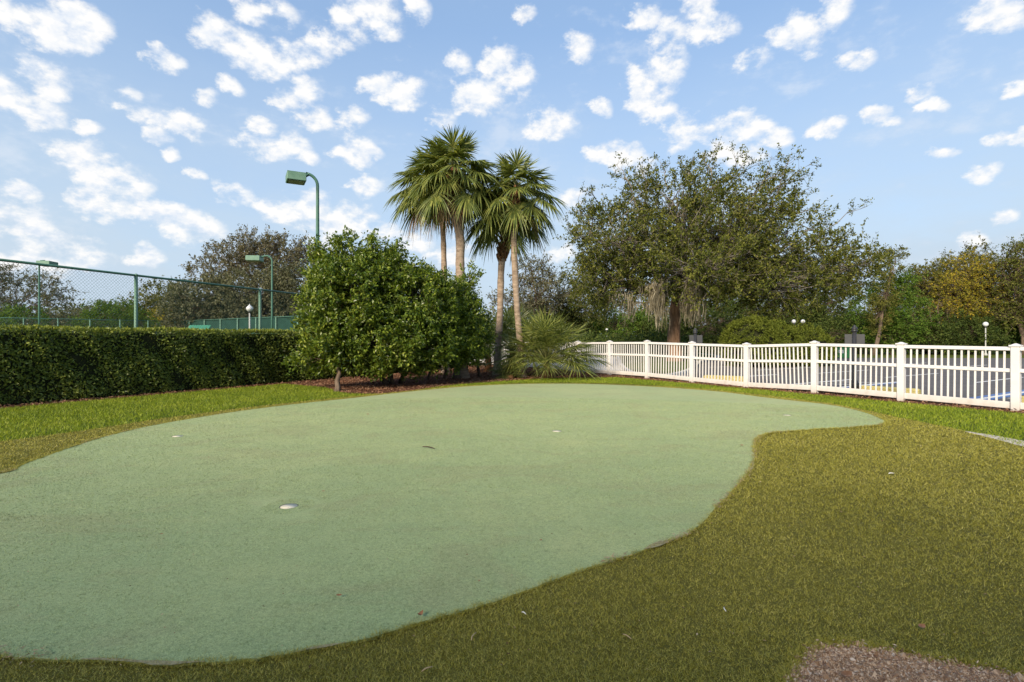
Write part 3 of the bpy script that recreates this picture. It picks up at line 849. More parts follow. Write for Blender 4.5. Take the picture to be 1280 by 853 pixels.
# ------------------------------------------------------------------ court floodlights
def floodlight(x, y, z, label, yaw, arm=0.95, bs=0.62, bh=0.27):
    t = empty('court_light', (x, y, 0), label, 'court light', 'tennis court lights', yaw)
    mb = MB(); mb.lathe([(0.16, 0), (0.16, 0.03), (0.075, 0.05), (0.065, 0.4)], n=12); mb.build('base_plate', M['green_metal'], t)
    r = 0.40
    pts = [(0, 0, 0.05), (0, 0, z * 0.5), (0, 0, z - r)]
    for k in range(1, 9):
        a = R(90) * k / 8
        pts.append((-(r - r * math.cos(a)), 0, z - r + r * math.sin(a)))
    pts.append((-arm * 0.62, 0, z - 0.01)); pts.append((-arm, 0, z - 0.12))
    mb = MB(); mb.tube(pts, [0.068] * 2 + [0.055] * (len(pts) - 2), 12); mb.build('pole', M['green_metal'], t)
    c = (-arm - bs * 0.45, 0, z - 0.10 - bh * 0.45)
    mb = MB(); mb.box(c, (bs, bs, bh), 0, 0, 0.02); mb.box((c[0], 0, c[2] + bh / 2 + 0.012), (bs * 0.96, bs * 0.96, 0.022)); hd = mb.build('lamp_head', M['pale_green_metal'], t)
    mb = MB(); mb.box((c[0], 0, c[2] - bh / 2 - 0.006), (bs * 0.8, bs * 0.8, 0.014)); mb.build('lens', M['lens'], hd)
    return t


p = P(397, 219, 19.3); floodlight(p[0], p[1], p[2], 'green shoebox court light on tall curved pole rising behind the big bush', R(28), 0.45, 0.64, 0.28)
p = P(340, 320, 38.0); floodlight(p[0], p[1], p[2], 'green court light with arm over dark windscreen, in front of the brown tree', R(8), 0.75, 0.95, 0.33)
p = P(49, 326, 41.0); floodlight(p[0], p[1], p[2], 'distant court light whose box head lines up with the fence top rail', R(186), 0.15, 0.95, 0.33)


# ------------------------------------------------------------------ globe lamps
def post_lamp(x, y, h, label, gr=0.20, twin=False, dark=False, acorn=False, yaw=0.0, pr=0.045):
    t = empty('lamp_post', (x, y, 0), label, 'lamp post', 'globe lamps around the car park', yaw)
    pm = M['black_metal'] if dark else M['pole_grey']
    mb = MB(); mb.lathe([(0.13, 0), (0.13, 0.12), (0.07, 0.2), (pr, 0.5), (pr * 0.85, h - gr * 2 - 0.06)], n=10); mb.build('pole', pm, t)
    tops = [(-0.38, 0), (0.38, 0)] if twin else [(0, 0)]
    zb = h - 2 * gr
    if twin:
        mb = MB()
        for sx in (-1, 1): mb.tube([(0, 0, zb - 0.25), (sx * 0.22, 0, zb - 0.22), (sx * 0.38, 0, zb - 0.05)], 0.03, 8)
        mb.build('arm', M['black_metal'], t)
    for tx, ty in tops:
        mb = MB(); mb.lathe([(0.05, -0.09), (0.09, -0.05), (0.10, 0.0)], (tx, ty, zb), 10); mb.build('collar', M['black_metal'], t)
        mb = MB()
        if acorn: mb.lathe([(0.6 * gr, 0), (gr, 0.7 * gr), (0.95 * gr, 1.1 * gr), (0.5 * gr, 1.6 * gr), (0.12 * gr, 1.9 * gr), (0.05 * gr, 2.25 * gr)], (tx, ty, zb + 0.002), 14)
        else: mb.lathe([(gr * math.sin(a), gr - gr * math.cos(a)) for a in np.linspace(0.35, math.pi - 0.02, 9)], (tx, ty, zb), 14)
        mb.build('globe', M['globe'], t)


p = P(312, 381, 30); post_lamp(p[0], p[1], p[2], 'acorn lamp post standing in front of the court windscreen', 0.19, acorn=True)
p = P(1232, 402.5, 41.5); post_lamp(p[0], p[1], p[2], 'single white globe lamp on pale pole at the wood edge', 0.19)
p = P(998, 399.5, 44.0); post_lamp(p[0], p[1], p[2], 'twin globe lamp post just above the clipped round shrubs', 0.17, True)
p = P(954, 385, 37.0); post_lamp(p[0], p[1], p[2], 'dim twin globe lamp post under the oak limbs', 0.16, True, True, pr=0.04)
p = P(758.6, 410.5, 45.0); post_lamp(p[0], p[1], p[2], 'small thin lamp post in dark shrubs left of the oak trunk', 0.11, pr=0.035)


# ------------------------------------------------------------------ sign posts with finials
def sign_post(x, y, h, label, yaw, boards):
    t = empty('sign_post', (x, y, 0), label, 'sign post', 'black parking sign posts', yaw)
    mb = MB(); mb.lathe([(0.10, 0), (0.10, 0.25), (0.075, 0.30), (0.05, 0.36), (0.045, h - 0.16)], n=12); mb.build('pole', M['black_metal'], t)
    mb = MB(); mb.lathe([(0.045, 0), (0.075, 0.01), (0.075, 0.03), (0.05, 0.045), (0.072, 0.07), (0.075, 0.09), (0.05, 0.12), (0.03, 0.135), (0.035, 0.15), (0.004, 0.175)], (0, 0, h - 0.16), 12); mb.build('finial', M['black_metal'], t)
    for (z0, z1, w) in boards:
        mb = MB(); mb.box((0, 0.062, (z0 + z1) / 2), (w, 0.012, z1 - z0)); mb.build('sign_plate', M['grey_metal'], t)


p = P(1068, 407, 13.1); sign_post(p[0], p[1], p[2], 'black sign post with acorn finial and grey board behind the right fence panels', math.atan2(FU[1], FU[0]) + 0.35, [(1.17, 1.47, 0.42)])
p = P(869, 410.5, 17.0); sign_post(p[0], p[1], p[2], 'black sign post with finial behind the fence, right of the oak trunk', math.atan2(FU[1], FU[0]) + 0.35, [(1.17, 1.47, 0.42)])

# utility cabinet
p = P(1047, 447, 37)
t = empty('utility_cabinet', (p[0], p[1], 0.0), 'low green utility cabinet with white label at the far side of the car park', 'utility box', None, -0.3)
mb = MB(); mb.box((0, 0, 0.38), (1.4, 0.9, 0.76), 0, 0, 0.03); bd = mb.build('cabinet', mottled('cabinet_green', (0.03, 0.17, 0.06), (0.04, 0.22, 0.08), 3, 0.5, 0.05, 0.01), t)
mb = MB(); mb.box((0, 0, 0.785), (1.46, 0.96, 0.045), 0, 0, 0.015); mb.build('lid', M['green_metal'], t)
mb = MB(); mb.box((0.1, -0.456, 0.45), (0.30, 0.008, 0.24)); mb.build('plate', M['paint_white'], bd)

# ------------------------------------------------------------------ foliage generators
def unit(v): return v / np.maximum(np.linalg.norm(v, axis=-1, keepdims=True), 1e-9)


def leaf_quads(p, a, n, ln, wd, fold=0.25):
    """p base, a direction, n rough normal, lengths, widths -> (N*4,3)"""
    a = unit(a); b = unit(np.cross(a, n)); nn = np.cross(b, a)
    ln = ln[:, None]; wd = wd[:, None]
    mid = p + a * ln * 0.45
    up = nn * wd * fold
    V = np.stack([p, mid + b * wd * 0.5 + up, p + a * ln, mid - b * wd * 0.5 + up], axis=1)
    return V.reshape(-1, 3)


def twig_leaves(rng, centers, outward, ntw, tl, nl, ls, up=0.25, spread=0.8, droop=0.0, jit=0.1):
    """leaves along short twigs from every clump centre; also returns the twigs"""
    n = len(centers)
    c = np.repeat(centers, ntw, axis=0) + rng.normal(0, jit, (n * ntw, 3))
    o = np.repeat(outward, ntw, axis=0)
    d = unit(o * 0.8 + rng.normal(0, spread, (n * ntw, 3)) + np.array([0, 0, up]))
    L = tl * rng.uniform(0.5, 1.25, n * ntw)
    tw_end = c + d * L[:, None] + np.array([0, 0, -droop]) * L[:, None]
    m = n * ntw
    t = rng.uniform(0.1, 1.0, (m, nl))
    p = c[:, None, :] + d[:, None, :] * (t * L[:, None])[..., None] + np.array([0, 0, -droop]) * (t * t * L[:, None])[..., None]
    p = p.reshape(-1, 3) + rng.normal(0, ls * 0.35, (m * nl, 3))
    a = np.repeat(d, nl, axis=0) * 0.6 + rng.normal(0, 0.75, (m * nl, 3)) + np.array([0, 0, 0.05])
    nr = rng.normal(0, 0.6, (m * nl, 3)) + np.array([0, 0, 0.8]) + np.repeat(o, nl, axis=0) * 0.4
    ln = ls * rng.uniform(0.7, 1.35, m * nl)
    return leaf_quads(p, a, nr, ln, ln * rng.uniform(0.42, 0.62, m * nl)), c, tw_end


def lobe_points(rng, lobe, n, rmin):
    (cx, cy, cz), (rx, ry, rz) = lobe
    d = unit(rng.normal(0, 1, (n, 3)))
    r = (rng.uniform(rmin ** 3, 1.0, n)) ** (1 / 3)
    q = d * r[:, None]
    return np.array([cx, cy, cz]) + q * np.array([rx, ry, rz]), d


def px_lobe(x, y, rx, ry, d, dep=None):
    k = d / FOC
    return (P(x, y, d), (rx * k, (dep if dep else (rx + ry) / 2 * k), ry * k))


def bend(rng, a, b, k=4, w=0.08, sag=0.0):
    a = np.array(a); b = np.array(b); L = np.linalg.norm(b - a)
    out = []
    for i in range(k + 1):
        t = i / k
        p = a + (b - a) * t + rng.normal(0, w * L, 3) * math.sin(math.pi * t) * 0.6
        p[2] += sag * L * math.sin(math.pi * t)
        out.append(p)
    return out


def tree(name, label, cat, base, trunk_top, tr, lobes, leafm, barkm='bark', ntw=5, tl=0.7, nl=8, ls=0.16, up=0.25, rmin=0.35, seed=1, twigs=0.0, group=None, moss=None, droop=0.0, spread=0.8, trunks=None, dens=None, core=None, jit=None, limb=1.0, limbm=None, shoots=None):
    """lobes: [(centre, radii, clumps)] in world space; trunk, limbs, branches in one mesh, leaves in another"""
    rng = np.random.default_rng(seed)
    b = np.array([base[0], base[1], 0.0])
    t = empty(name, tuple(b), label, cat, group)
    wood = MB(); trunkmb = MB() if limbm else wood
    tops = trunks if trunks else [(base, trunk_top, tr)]
    tt = []
    for bs, tp, r0 in tops:
        p0 = np.array([bs[0], bs[1], -0.05]) - b; p1 = np.array(tp) - b
        pts = bend(rng, p0, p1, 6, 0.03)
        rad = [r0 * (1.35 if i == 0 else 1.0 - 0.45 * i / 6) for i in range(7)]
        trunkmb.tube(pts, rad, 10); tt.append((p1, rad[-1]))
    LV, CC = [], []
    for (c, r, n) in lobes:
        c0 = np.array(c) - b
        p1, r1 = tt[int(np.argmin([np.linalg.norm(q[0] - c0) for q in tt]))]
        lim = bend(rng, p1, c0, 5, 0.10, 0.04)
        lr = r1 * 0.62 * limb
        wood.tube(lim, [lr * (1 - 0.12 * i) for i in range(6)], 7)
        cp, od = lobe_points(rng, (c0, r), n, rmin)
        for q in cp:
            k = rng.integers(2, 6)
            wood.tube(bend(rng, lim[k], q, 3, 0.12), [lr * 0.30, lr * 0.22, lr * 0.13, lr * 0.05], 4)
        CC.append(cp)
        V, tc, te = twig_leaves(rng, cp, od, ntw, tl, nl, ls, up, spread, droop, jit if jit else tl * 0.25)
        LV.append(V)
        if twigs:
            for i in range(0, len(tc)):
                wood.tube([tc[i], (tc[i] + te[i]) / 2 + rng.normal(0, 0.03, 3), te[i]], [twigs, twigs * 0.7, twigs * 0.3], 3, cap=False)
    if shoots:
        for (x0, y0), (x1, y1) in shoots:
            a = np.array(P(x0, y0, D + rng.uniform(-1, 1))) - b; e = np.array(P(x1, y1, D + rng.uniform(-1.5, 1.5))) - b
            pts = bend(rng, a, e, 5, 0.06, 0.03)
            wood.tube(pts, [0.035, 0.03, 0.024, 0.018, 0.013, 0.006], 5)
            for i in range(12):
                tq = rng.uniform(0.1, 1); j = min(int(tq * 5), 4); q = pts[j] + (pts[j + 1] - pts[j]) * (tq * 5 - j)
                dirn = unit(e - a) * 0.6 + rng.normal(0, 0.6, 3); dirn /= np.linalg.norm(dirn)
                L = rng.uniform(0.3, 0.85)
                wood.tube([q, q + dirn * L], [0.010, 0.004], 3, cap=False)
                V, _, _ = twig_leaves(rng, (q + dirn * L * 0.6)[None, :], dirn[None, :], 2, L * 0.6, 9, 0.12, 0.1, 0.5, 0, 0.05)
                LV.append(V)
    if limbm: trunkmb.build('trunk', M[barkm], t); wood.build('limbs', M[limbm], t)
    else: wood.build('trunk', M[barkm], t)
    me = np_mesh('crown', np.concatenate(LV), 4, M[leafm])
    link('crown', me, t)
    return t, np.concatenate(CC), b


# ------------------------------------------------------------------ hedge
def clipped_hedge():
    rng = np.random.default_rng(5)
    s0, s1, th, h = -5.0, 14.0, 1.05, 1.60
    # bumpy dark solid added inside the hedge to block light
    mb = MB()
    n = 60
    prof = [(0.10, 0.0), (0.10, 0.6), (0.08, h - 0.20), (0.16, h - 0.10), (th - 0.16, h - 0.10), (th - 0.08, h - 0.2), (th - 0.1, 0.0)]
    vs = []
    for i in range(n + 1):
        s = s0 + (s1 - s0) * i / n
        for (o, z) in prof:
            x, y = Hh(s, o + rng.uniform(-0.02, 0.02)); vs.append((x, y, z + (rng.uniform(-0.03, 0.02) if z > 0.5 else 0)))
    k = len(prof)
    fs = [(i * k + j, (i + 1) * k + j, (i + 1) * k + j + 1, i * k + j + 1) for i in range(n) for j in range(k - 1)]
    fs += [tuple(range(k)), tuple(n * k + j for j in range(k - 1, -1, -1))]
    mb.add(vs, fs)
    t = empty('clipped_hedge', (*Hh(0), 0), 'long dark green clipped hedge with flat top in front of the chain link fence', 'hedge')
    core = mb.build('stems', M['hedge_core'], t, (-Hh(0)[0], -Hh(0)[1], 0))  # the light-blocking solid, no separate stems
    # leaves on the faces
    N1, N2, N3 = 52000, 16000, 9000
    s = rng.uniform(s0, s1, N1); z = rng.uniform(0.03, h, N1)
    wave = 0.05 * np.sin(s * 3.1) * np.sin(z * 4.0 + s) + 0.035 * np.sin(s * 7.3 + z * 5)
    o = 0.05 + wave + rng.exponential(0.045, N1) - 0.03 + np.where(z > h - 0.12, (z - h + 0.12) * 0.6, 0)
    hx = hedge_a[0] + HU[0] * s + HN[0] * o; hy = hedge_a[1] + HU[1] * s + HN[1] * o
    p = np.stack([hx, hy, z], 1)
    outn = np.tile(np.array([-HN[0], -HN[1], 0.25]), (N1, 1))
    a = rng.normal(0, 0.7, (N1, 3)) + outn * 0.45 + np.array([0, 0, 0.25])
    ln = rng.uniform(0.045, 0.085, N1)
    V1 = leaf_quads(p, a, outn + rng.normal(0, 0.5, (N1, 3)), ln, ln * 0.5)
    s = rng.uniform(s0, s1, N2); o = rng.uniform(0.02, th, N2)
    z = h - 0.03 + rng.normal(0, 0.022, N2) + 0.02 * np.sin(s * 2.3) - 0.012
    p = np.stack([hedge_a[0] + HU[0] * s + HN[0] * o, hedge_a[1] + HU[1] * s + HN[1] * o, z], 1)
    a = rng.normal(0, 0.7, (N2, 3)) + np.array([0, 0, 0.8])
    ln = rng.uniform(0.04, 0.08, N2)
    V2 = leaf_quads(p, a, rng.normal(0, 0.6, (N2, 3)) + np.array([0, 0, 0.6]), ln, ln * 0.5)
    s = rng.uniform(s0, s1, N3); z = rng.uniform(0.05, h, N3); o = th - rng.uniform(0, 0.08, N3)
    p = np.stack([hedge_a[0] + HU[0] * s + HN[0] * o, hedge_a[1] + HU[1] * s + HN[1] * o, z], 1)
    ln = rng.uniform(0.06, 0.10, N3)
    V3 = leaf_quads(p, rng.normal(0, 0.7, (N3, 3)), np.tile(np.array([HN[0], HN[1], 0.2]), (N3, 1)), ln, ln * 0.55)
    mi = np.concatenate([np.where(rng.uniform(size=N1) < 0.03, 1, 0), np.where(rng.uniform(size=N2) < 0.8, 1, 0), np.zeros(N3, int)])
    me = np_mesh('foliage', np.concatenate([V1, V2, V3]) - np.array([*Hh(0), 0]), 4, [M['hedge_leaf'], M['hedge_leaf_lit']], mi)
    link('foliage', me, t)


clipped_hedge()

# ------------------------------------------------------------------ the big glossy bush and its neighbours
def L_(x, y, rx, ry, d, n, dep=None):
    c, r = px_lobe(x, y, rx, ry, d, dep)
    return (c, r, n)


tree('broadleaf_bush', 'large glossy light green bush with short trunks on mulch at the hedge end', 'bush', G(470, 484), P(470, 440, 14.9), 0.10,
     [L_(440, 378, 46, 58, 14.4, 250, 1.3), L_(466, 352, 44, 38, 14.8, 150, 1.2), L_(412, 424, 34, 38, 14.0, 150, 0.9), L_(470, 425, 60, 42, 14.5, 240, 1.3), L_(515, 385, 48, 48, 15.2, 220, 1.3), L_(416, 352, 26, 34, 14.6, 75, 0.8), L_(522, 430, 46, 34, 15.2, 160, 1.1), L_(543, 380, 30, 38, 15.8, 90, 1.0), L_(486, 332, 20, 16, 15, 30, 0.6),
      L_(440, 309, 16, 9, 14.5, 9, 0.4), L_(466, 311, 10, 8, 14.7, 6, 0.4), L_(404, 316, 9, 10, 14.5, 6, 0.4), L_(380, 452, 8, 12, 14, 7, 0.4), L_(388, 378, 9, 14, 14.4, 8, 0.4), L_(425, 303, 6, 6, 14.5, 4, 0.3), L_(500, 318, 8, 8, 15, 5, 0.3)],
     'bush_leaf', 'bark', ntw=6, tl=0.27, nl=12, ls=0.092, up=0.4, rmin=0.58, seed=21, spread=0.85,
     trunks=[(G(421, 490), P(425, 445, 13.9), 0.075), (G(490, 480.5), P(480, 430, 15.4), 0.09), (G(500, 480), P(515, 430, 15.6), 0.07), (G(484, 481), P(455, 430, 15.2), 0.08)])
tree('broadleaf_bush', 'darker bush with shiny leaves between the big bush and the palm trunks', 'bush', G(578, 474), P(575, 430, 17.2), 0.10,
     [L_(558, 398, 36, 44, 16.6, 170, 1.2), L_(584, 410, 26, 40, 17.0, 120, 1.0), L_(553, 432, 44, 30, 16.4, 130, 1.1), L_(576, 368, 14, 18, 16.8, 26, 0.6), L_(596, 428, 14, 26, 17.4, 36, 0.8), L_(588, 346, 8, 8, 16.8, 6, 0.3)],
     'bush_leaf', 'bark', ntw=6, tl=0.28, nl=12, ls=0.085, up=0.35, rmin=0.5, seed=22,
     trunks=[(G(571, 474), P(570, 430, 17.4), 0.14), (G(600, 472), P(592, 430, 17.8), 0.06), (G(533, 476), P(545, 435, 16.8), 0.05), (G(556, 474), P(558, 435, 17.0), 0.06)])


# ------------------------------------------------------------------ palms
def fan_frond(rng, hub, d, size, V, pet, W, droop=0.55, nseg=34, wseg=0.05):
    """costapalmate frond: petiole tube into W, folded drooping leaf segments (quads) into V"""
    d = d / np.linalg.norm(d)
    side = np.cross(d, np.array([0, 0, 1.0]))
    if np.linalg.norm(side) < 0.05: side = np.array([1.0, 0, 0])
    side /= np.linalg.norm(side)
    upv = np.cross(side, d)
    g = np.array([0, 0, -1.0])
    pts = []
    for i in range(5):
        t = i / 4
        pts.append(hub + d * pet * t + g * pet * 0.22 * t * t)
    W.tube(pts, [0.022, 0.016, 0.014, 0.012, 0.008], 4, cap=False)
    tip = pts[-1]; dd = pts[-1] - pts[-2]; dd /= np.linalg.norm(dd)
    upv = np.cross(side, dd)
    for k in range(nseg):
        u = (k + 0.5) / nseg * 2 - 1
        an = u * R(118)
        # costa: central segments start further out along the curved midrib
        st = tip + dd * size * 0.30 * (1 - abs(u)) + g * size * 0.10 * (1 - abs(u)) ** 2
        sd = dd * math.cos(an) + side * math.sin(an) - upv * 0.18 * abs(math.sin(an))
        sd = sd + rng.normal(0, 0.05, 3)
        sd /= np.linalg.norm(sd)
        L = size * (0.95 - 0.28 * abs(u) ** 2) * rng.uniform(0.88, 1.08)
        ws = np.cross(sd, upv); ws /= max(np.linalg.norm(ws), 1e-6)
        tw = upv * (0.5 if k % 2 else -0.5)
        wv = ws + tw; wv /= np.linalg.norm(wv)
        prev = None
        m = 4
        dr = droop * rng.uniform(0.6, 1.5)
        for i in range(m + 1):
            t = i / m
            c = st + sd * L * t + g * L * dr * t ** 2.4
            w = wseg * size * (0.35 + 1.0 * t if t < 0.45 else 0.8 * (1 - t) / 0.55 + 0.06)
            q = (c - wv * w * 0.5, c + wv * w * 0.5)
            if prev is not None: V += [prev[0], prev[1], q[1], q[0]]
            prev = q


def palm(label, base, path, r0, r1, crown, nfr, size, seed, dead=5, boots=0.0, mat='frond', tilt=(0, 0), pet=0.85, low=-0.55):
    rng = np.random.default_rng(seed)
    b = np.array([base[0], base[1], 0.0])
    t = empty('cabbage_palm', tuple(b), label, 'palm tree', 'cabbage palms in the mulch bed')
    pts = [np.array([0, 0, -0.05])] + [np.array(p) - b for p in path]
    # resample smoothly
    from mathutils import geometry
    fine = []
    k = len(pts)
    for i in range(k - 1):
        p0 = pts[max(i - 1, 0)]; p1 = pts[i]; p2 = pts[i + 1]; p3 = pts[min(i + 2, k - 1)]
        for s in range(8):
            u = s / 8
            fine.append(0.5 * (2 * p1 + (p2 - p0) * u + (2 * p0 - 5 * p1 + 4 * p2 - p3) * u * u + (3 * p1 - p0 - 3 * p2 + p3) * u ** 3))
    fine.append(pts[-1])
    zt = fine[-1][2]
    wood = MB()
    rad = []
    for p in fine:
        f = max(0, p[2] / zt)
        r = r0 + (r1 - r0) * f + (0.10 * math.exp(-p[2] * 4)) + rng.uniform(-0.008, 0.008)
        rad.append(r)
    wood.tube(fine, rad, 14); wood.build('trunk', M['palm_bark'], t)
    hub = np.array(fine[-1])
    # old leaf bases criss-crossing under the crown
    bt = MB()
    hb = 0.55 + boots
    nb = int(26 + boots * 46)
    for i in range(nb):
        z = -hb * (i / nb) - 0.1
        f = np.array([np.interp(hub[2] + z, [p[2] for p in fine], [p[c] for p in fine]) for c in range(3)])
        if z > 0: f = hub + np.array([0, 0, z])
        an = i * 2.4 + rng.uniform(-0.2, 0.2)
        o = np.array([math.cos(an), math.sin(an), 0])
        rr_ = r1 * 1.0
        L = rng.uniform(0.20, 0.36)
        for sg in (-1, 1):
            sidev = np.array([-o[1], o[0], 0]) * sg * 0.09
            bt.tube([f + o * rr_ * 0.8 + sidev + np.array([0, 0, -0.10]), f + o * (rr_ + 0.06) + sidev * 0.6 + np.array([0, 0, 0.08]), f + o * (rr_ + 0.12) + np.array([0, 0, L * 0.75])], [0.03, 0.035, 0.02], 5)
    bt.lathe([(r1 * 0.8, -hb * 0.6), (r1 * 1.3, -0.25), (r1 * 1.4, 0.0), (r1 * 0.8, 0.15), (0.03, 0.2)], tuple(hub), 10)
    bt.build('leaf_bases', M['boot'], t)
    V, W = [], MB()
    ht = hub + np.array([0, 0, 0.2])
    for i in range(nfr):
        f = (i + 0.5) / nfr
        el = math.asin(np.clip(1.0 - (1.0 - low) * f ** 0.9, -1, 1)) + rng.uniform(-0.1, 0.1)
        el = min(el, R(82))
        an = i * 2.39996 + rng.uniform(-0.25, 0.25)
        el = el if f > 0.12 else max(el, R(70))
        d = np.array([math.cos(an) * math.cos(el) + tilt[0] * 0.25, math.sin(an) * math.cos(el), math.sin(el) + tilt[1] * 0.2])
        fan_frond(rng, ht + np.array([0, 0, -0.35 * f]), d, size * rng.uniform(0.85, 1.12), V, pet * rng.uniform(0.85, 1.15) * (0.75 + 0.5 * f), W, droop=0.14 + 0.40 * f, nseg=40, wseg=0.085)
    me = np_mesh('fronds', np.array(V), 4, M[mat]); link('fronds', me, t)
    W.build('leaf_stalks', mottled('stalk', (0.12, 0.14, 0.04), (0.20, 0.20, 0.07), 8, 0.6, 0, 0) if 'stalk' not in bpy.data.materials else bpy.data.materials['stalk'], t)
    if dead:
        V, W2 = [], MB()
        for i in range(dead):
            an = crown[i % len(crown)] + rng.uniform(-0.4, 0.4) if len(crown) else rng.uniform(0, 6.28)
            d = np.array([math.cos(an) * 0.75, math.sin(an) * 0.75, -0.55])
            fan_frond(rng, ht + np.array([0, 0, -0.55]), d, size * 0.85, V, pet * 0.7, W2, droop=1.0, nseg=26, wseg=0.045)
        W2.v and W2.build('dead_stalks', M['boot'], t)
        me = np_mesh('dead_fronds', np.array(V), 4, M['dead_frond']); link('dead_fronds', me, t)
    return t


d1 = 18.45
palm('front palm with pale straight trunk and open round crown, beside the palmetto clump', P(652, 472, d1)[:2], [P(651, 440, d1), P(646, 380, d1), P(643, 320, d1), P(642, 270, d1 + 0.05), P(645, 238, d1 + 0.1)], 0.115, 0.108, (0.0, 2.5), 38, 0.76, 31, 2, 0.7, 'frond', (0, 0.15), 0.82)
d2 = 19.6
palm('palm with brown criss-cross leaf bases high on a curved trunk', P(622, 471, d2)[:2], [P(622, 440, d2), P(625, 395, d2), P(627, 330, d2), P(634, 295, d2), P(632, 262, d2)], 0.125, 0.125, (3.0,), 34, 0.78, 32, 0, 1.2, 'frond_dark', (-0.1, 0), 0.80)
d3 = 18.0
palm('tallest palm with thick pale trunk rising out of the dark bush', P(579, 473.5, d3)[:2], [P(578, 440, d3), P(576, 380, d3), P(575, 330, d3), P(575, 298, d3), P(567, 250, d3), P(568, 216, d3)], 0.155, 0.148, (4.5, 1.0), 46, 0.84, 33, 3, 0.8, 'frond', (0, 0.2), 0.82)
d4 = 20.2
palm('rear palm with thin grey trunk and hanging brown dead fronds', P(557, 470, d4)[:2], [P(556, 420, d4), P(555, 330, d4), P(553, 280, d4), P(548, 250, d4), P(543, 226, d4)], 0.108, 0.10, (3.3, 4.0, 5.4, 4.6), 38, 0.88, 34, 12, 0.3, 'frond', (-0.1, 0.15), 0.82)


def palmetto(label, x, y, h0, n, size, seed, pet, low=0.0, mat='frond'):
    rng = np.random.default_rng(seed)
    t = empty('palmetto', (x, y, 0), label, 'palmetto', 'fan palmettos at the palm trunks')
    wd = MB(); wd.tube([(0, 0, -0.03), (0.02, 0, h0 * 0.5), (0, 0, h0)], [0.16, 0.13, 0.09], 10); wd.build('trunk', M['boot'], t)
    V, W = [], MB()
    for i in range(n):
        f = (i + 0.5) / n
        el = R(86) - (R(86) - low) * f ** 0.8
        an = i * 2.39996 + rng.uniform(-0.3, 0.3)
        d = np.array([math.cos(an) * math.cos(el), math.sin(an) * math.cos(el), math.sin(el)])
        fan_frond(rng, np.array([0, 0, h0 * 0.9]) + d * 0.05, d, size * rng.uniform(0.8, 1.15), V, pet * rng.uniform(0.7, 1.15), W, droop=0.06 + 0.25 * f, nseg=36, wseg=0.042)
    link('fronds', np_mesh('fronds', np.array(V), 4, M[mat]), t)
    W.build('leaf_stalks', bpy.data.materials['stalk'], t)


p = G(683, 472.5); palmetto('full spiky palmetto clump in front of the white fence end', p[0], p[1], 0.55, 74, 0.80, 41, 1.25, R(12))
p = P(640, 462, 20.6); palmetto('taller shaded palmetto behind the front palm trunk', p[0], p[1], 1.0, 36, 0.85, 42, 1.3, 0.2, 'frond_dark')
p = P(610, 462, 21.5); palmetto('palmetto half hidden behind the dark bush', p[0], p[1], 0.9, 20, 0.95, 44, 1.1, 0.1, 'frond_dark')
p = G(637, 473.5); palmetto('small low palmetto tuft at the foot of the front palm', p[0], p[1], 0.12, 9, 0.50, 43, 0.25, 0.1)

# ------------------------------------------------------------------ the live oak with moss
D = 29.0
oak_lobes = [L_(845, 300, 60, 50, D, 100, 4.0), L_(780, 305, 56, 45, D - 1, 84, 3.4), L_(905, 295, 60, 48, D, 100, 4.0), L_(960, 312, 60, 46, D - 0.5, 90, 3.6), L_(1030, 338, 48, 36, D, 62, 3.0),
             L_(875, 338, 90, 32, D - 2.5, 110, 3.0), L_(965, 360, 70, 28, D - 1.5, 90, 2.6), L_(765, 350, 42, 35, D - 1, 56, 2.4), L_(1068, 338, 26, 24, D + 0.5, 24, 1.6),
             L_(890, 236, 34, 28, D + 0.5, 26, 2.4), L_(792, 248, 32, 28, D, 22, 2.0), L_(840, 252, 36, 32, D, 36, 2.4), L_(950, 258, 36, 32, D, 34, 2.4), L_(738, 290, 22, 30, D, 18, 1.6),
             L_(742, 352, 26, 26, D, 22, 1.5)]
OAK_SHOOTS = [((930, 240), (985, 215)), ((945, 250), (1008, 222)), ((905, 225), (952, 206)), ((1010, 310), (1062, 290)), ((870, 235), (850, 200)), ((820, 245), (786, 222)), ((760, 280), (722, 250)), ((890, 220), (880, 190)), ((990, 280), (1040, 300)), ((935, 250), (1000, 196)), ((960, 245), (1013, 205)), ((950, 240), (965, 195)), ((880, 225), (897, 182)), ((985, 270), (1035, 262)), ((1020, 300), (1085, 258)), ((900, 230), (940, 200)), ((985, 255), (1012, 235)),
          ((790, 235), (770, 205)), ((835, 235), (826, 200)), ((860, 225), (868, 192)), ((745, 275), (716, 262)), ((755, 265), (733, 238)), ((1000, 290), (1042, 283)), ((925, 235), (918, 196)), ((970, 250), (990, 190)),
          ((1075, 330), (1100, 318)), ((735, 300), (708, 285)), ((940, 245), (976, 212)), ((810, 235), (800, 212))]
oak, oc, ob = tree('live_oak', 'broad live oak with reddish trunk and hanging grey moss beyond the white fence', 'tree', P(843, 453, D)[:2], P(845, 372, D), 0.42,
                   oak_lobes, 'oak_leaf_b', 'oak_bark', ntw=5, tl=0.95, nl=22, ls=0.14, up=0.25, rmin=0.3, seed=51, twigs=0.008, limbm='grey_bark', shoots=OAK_SHOOTS)


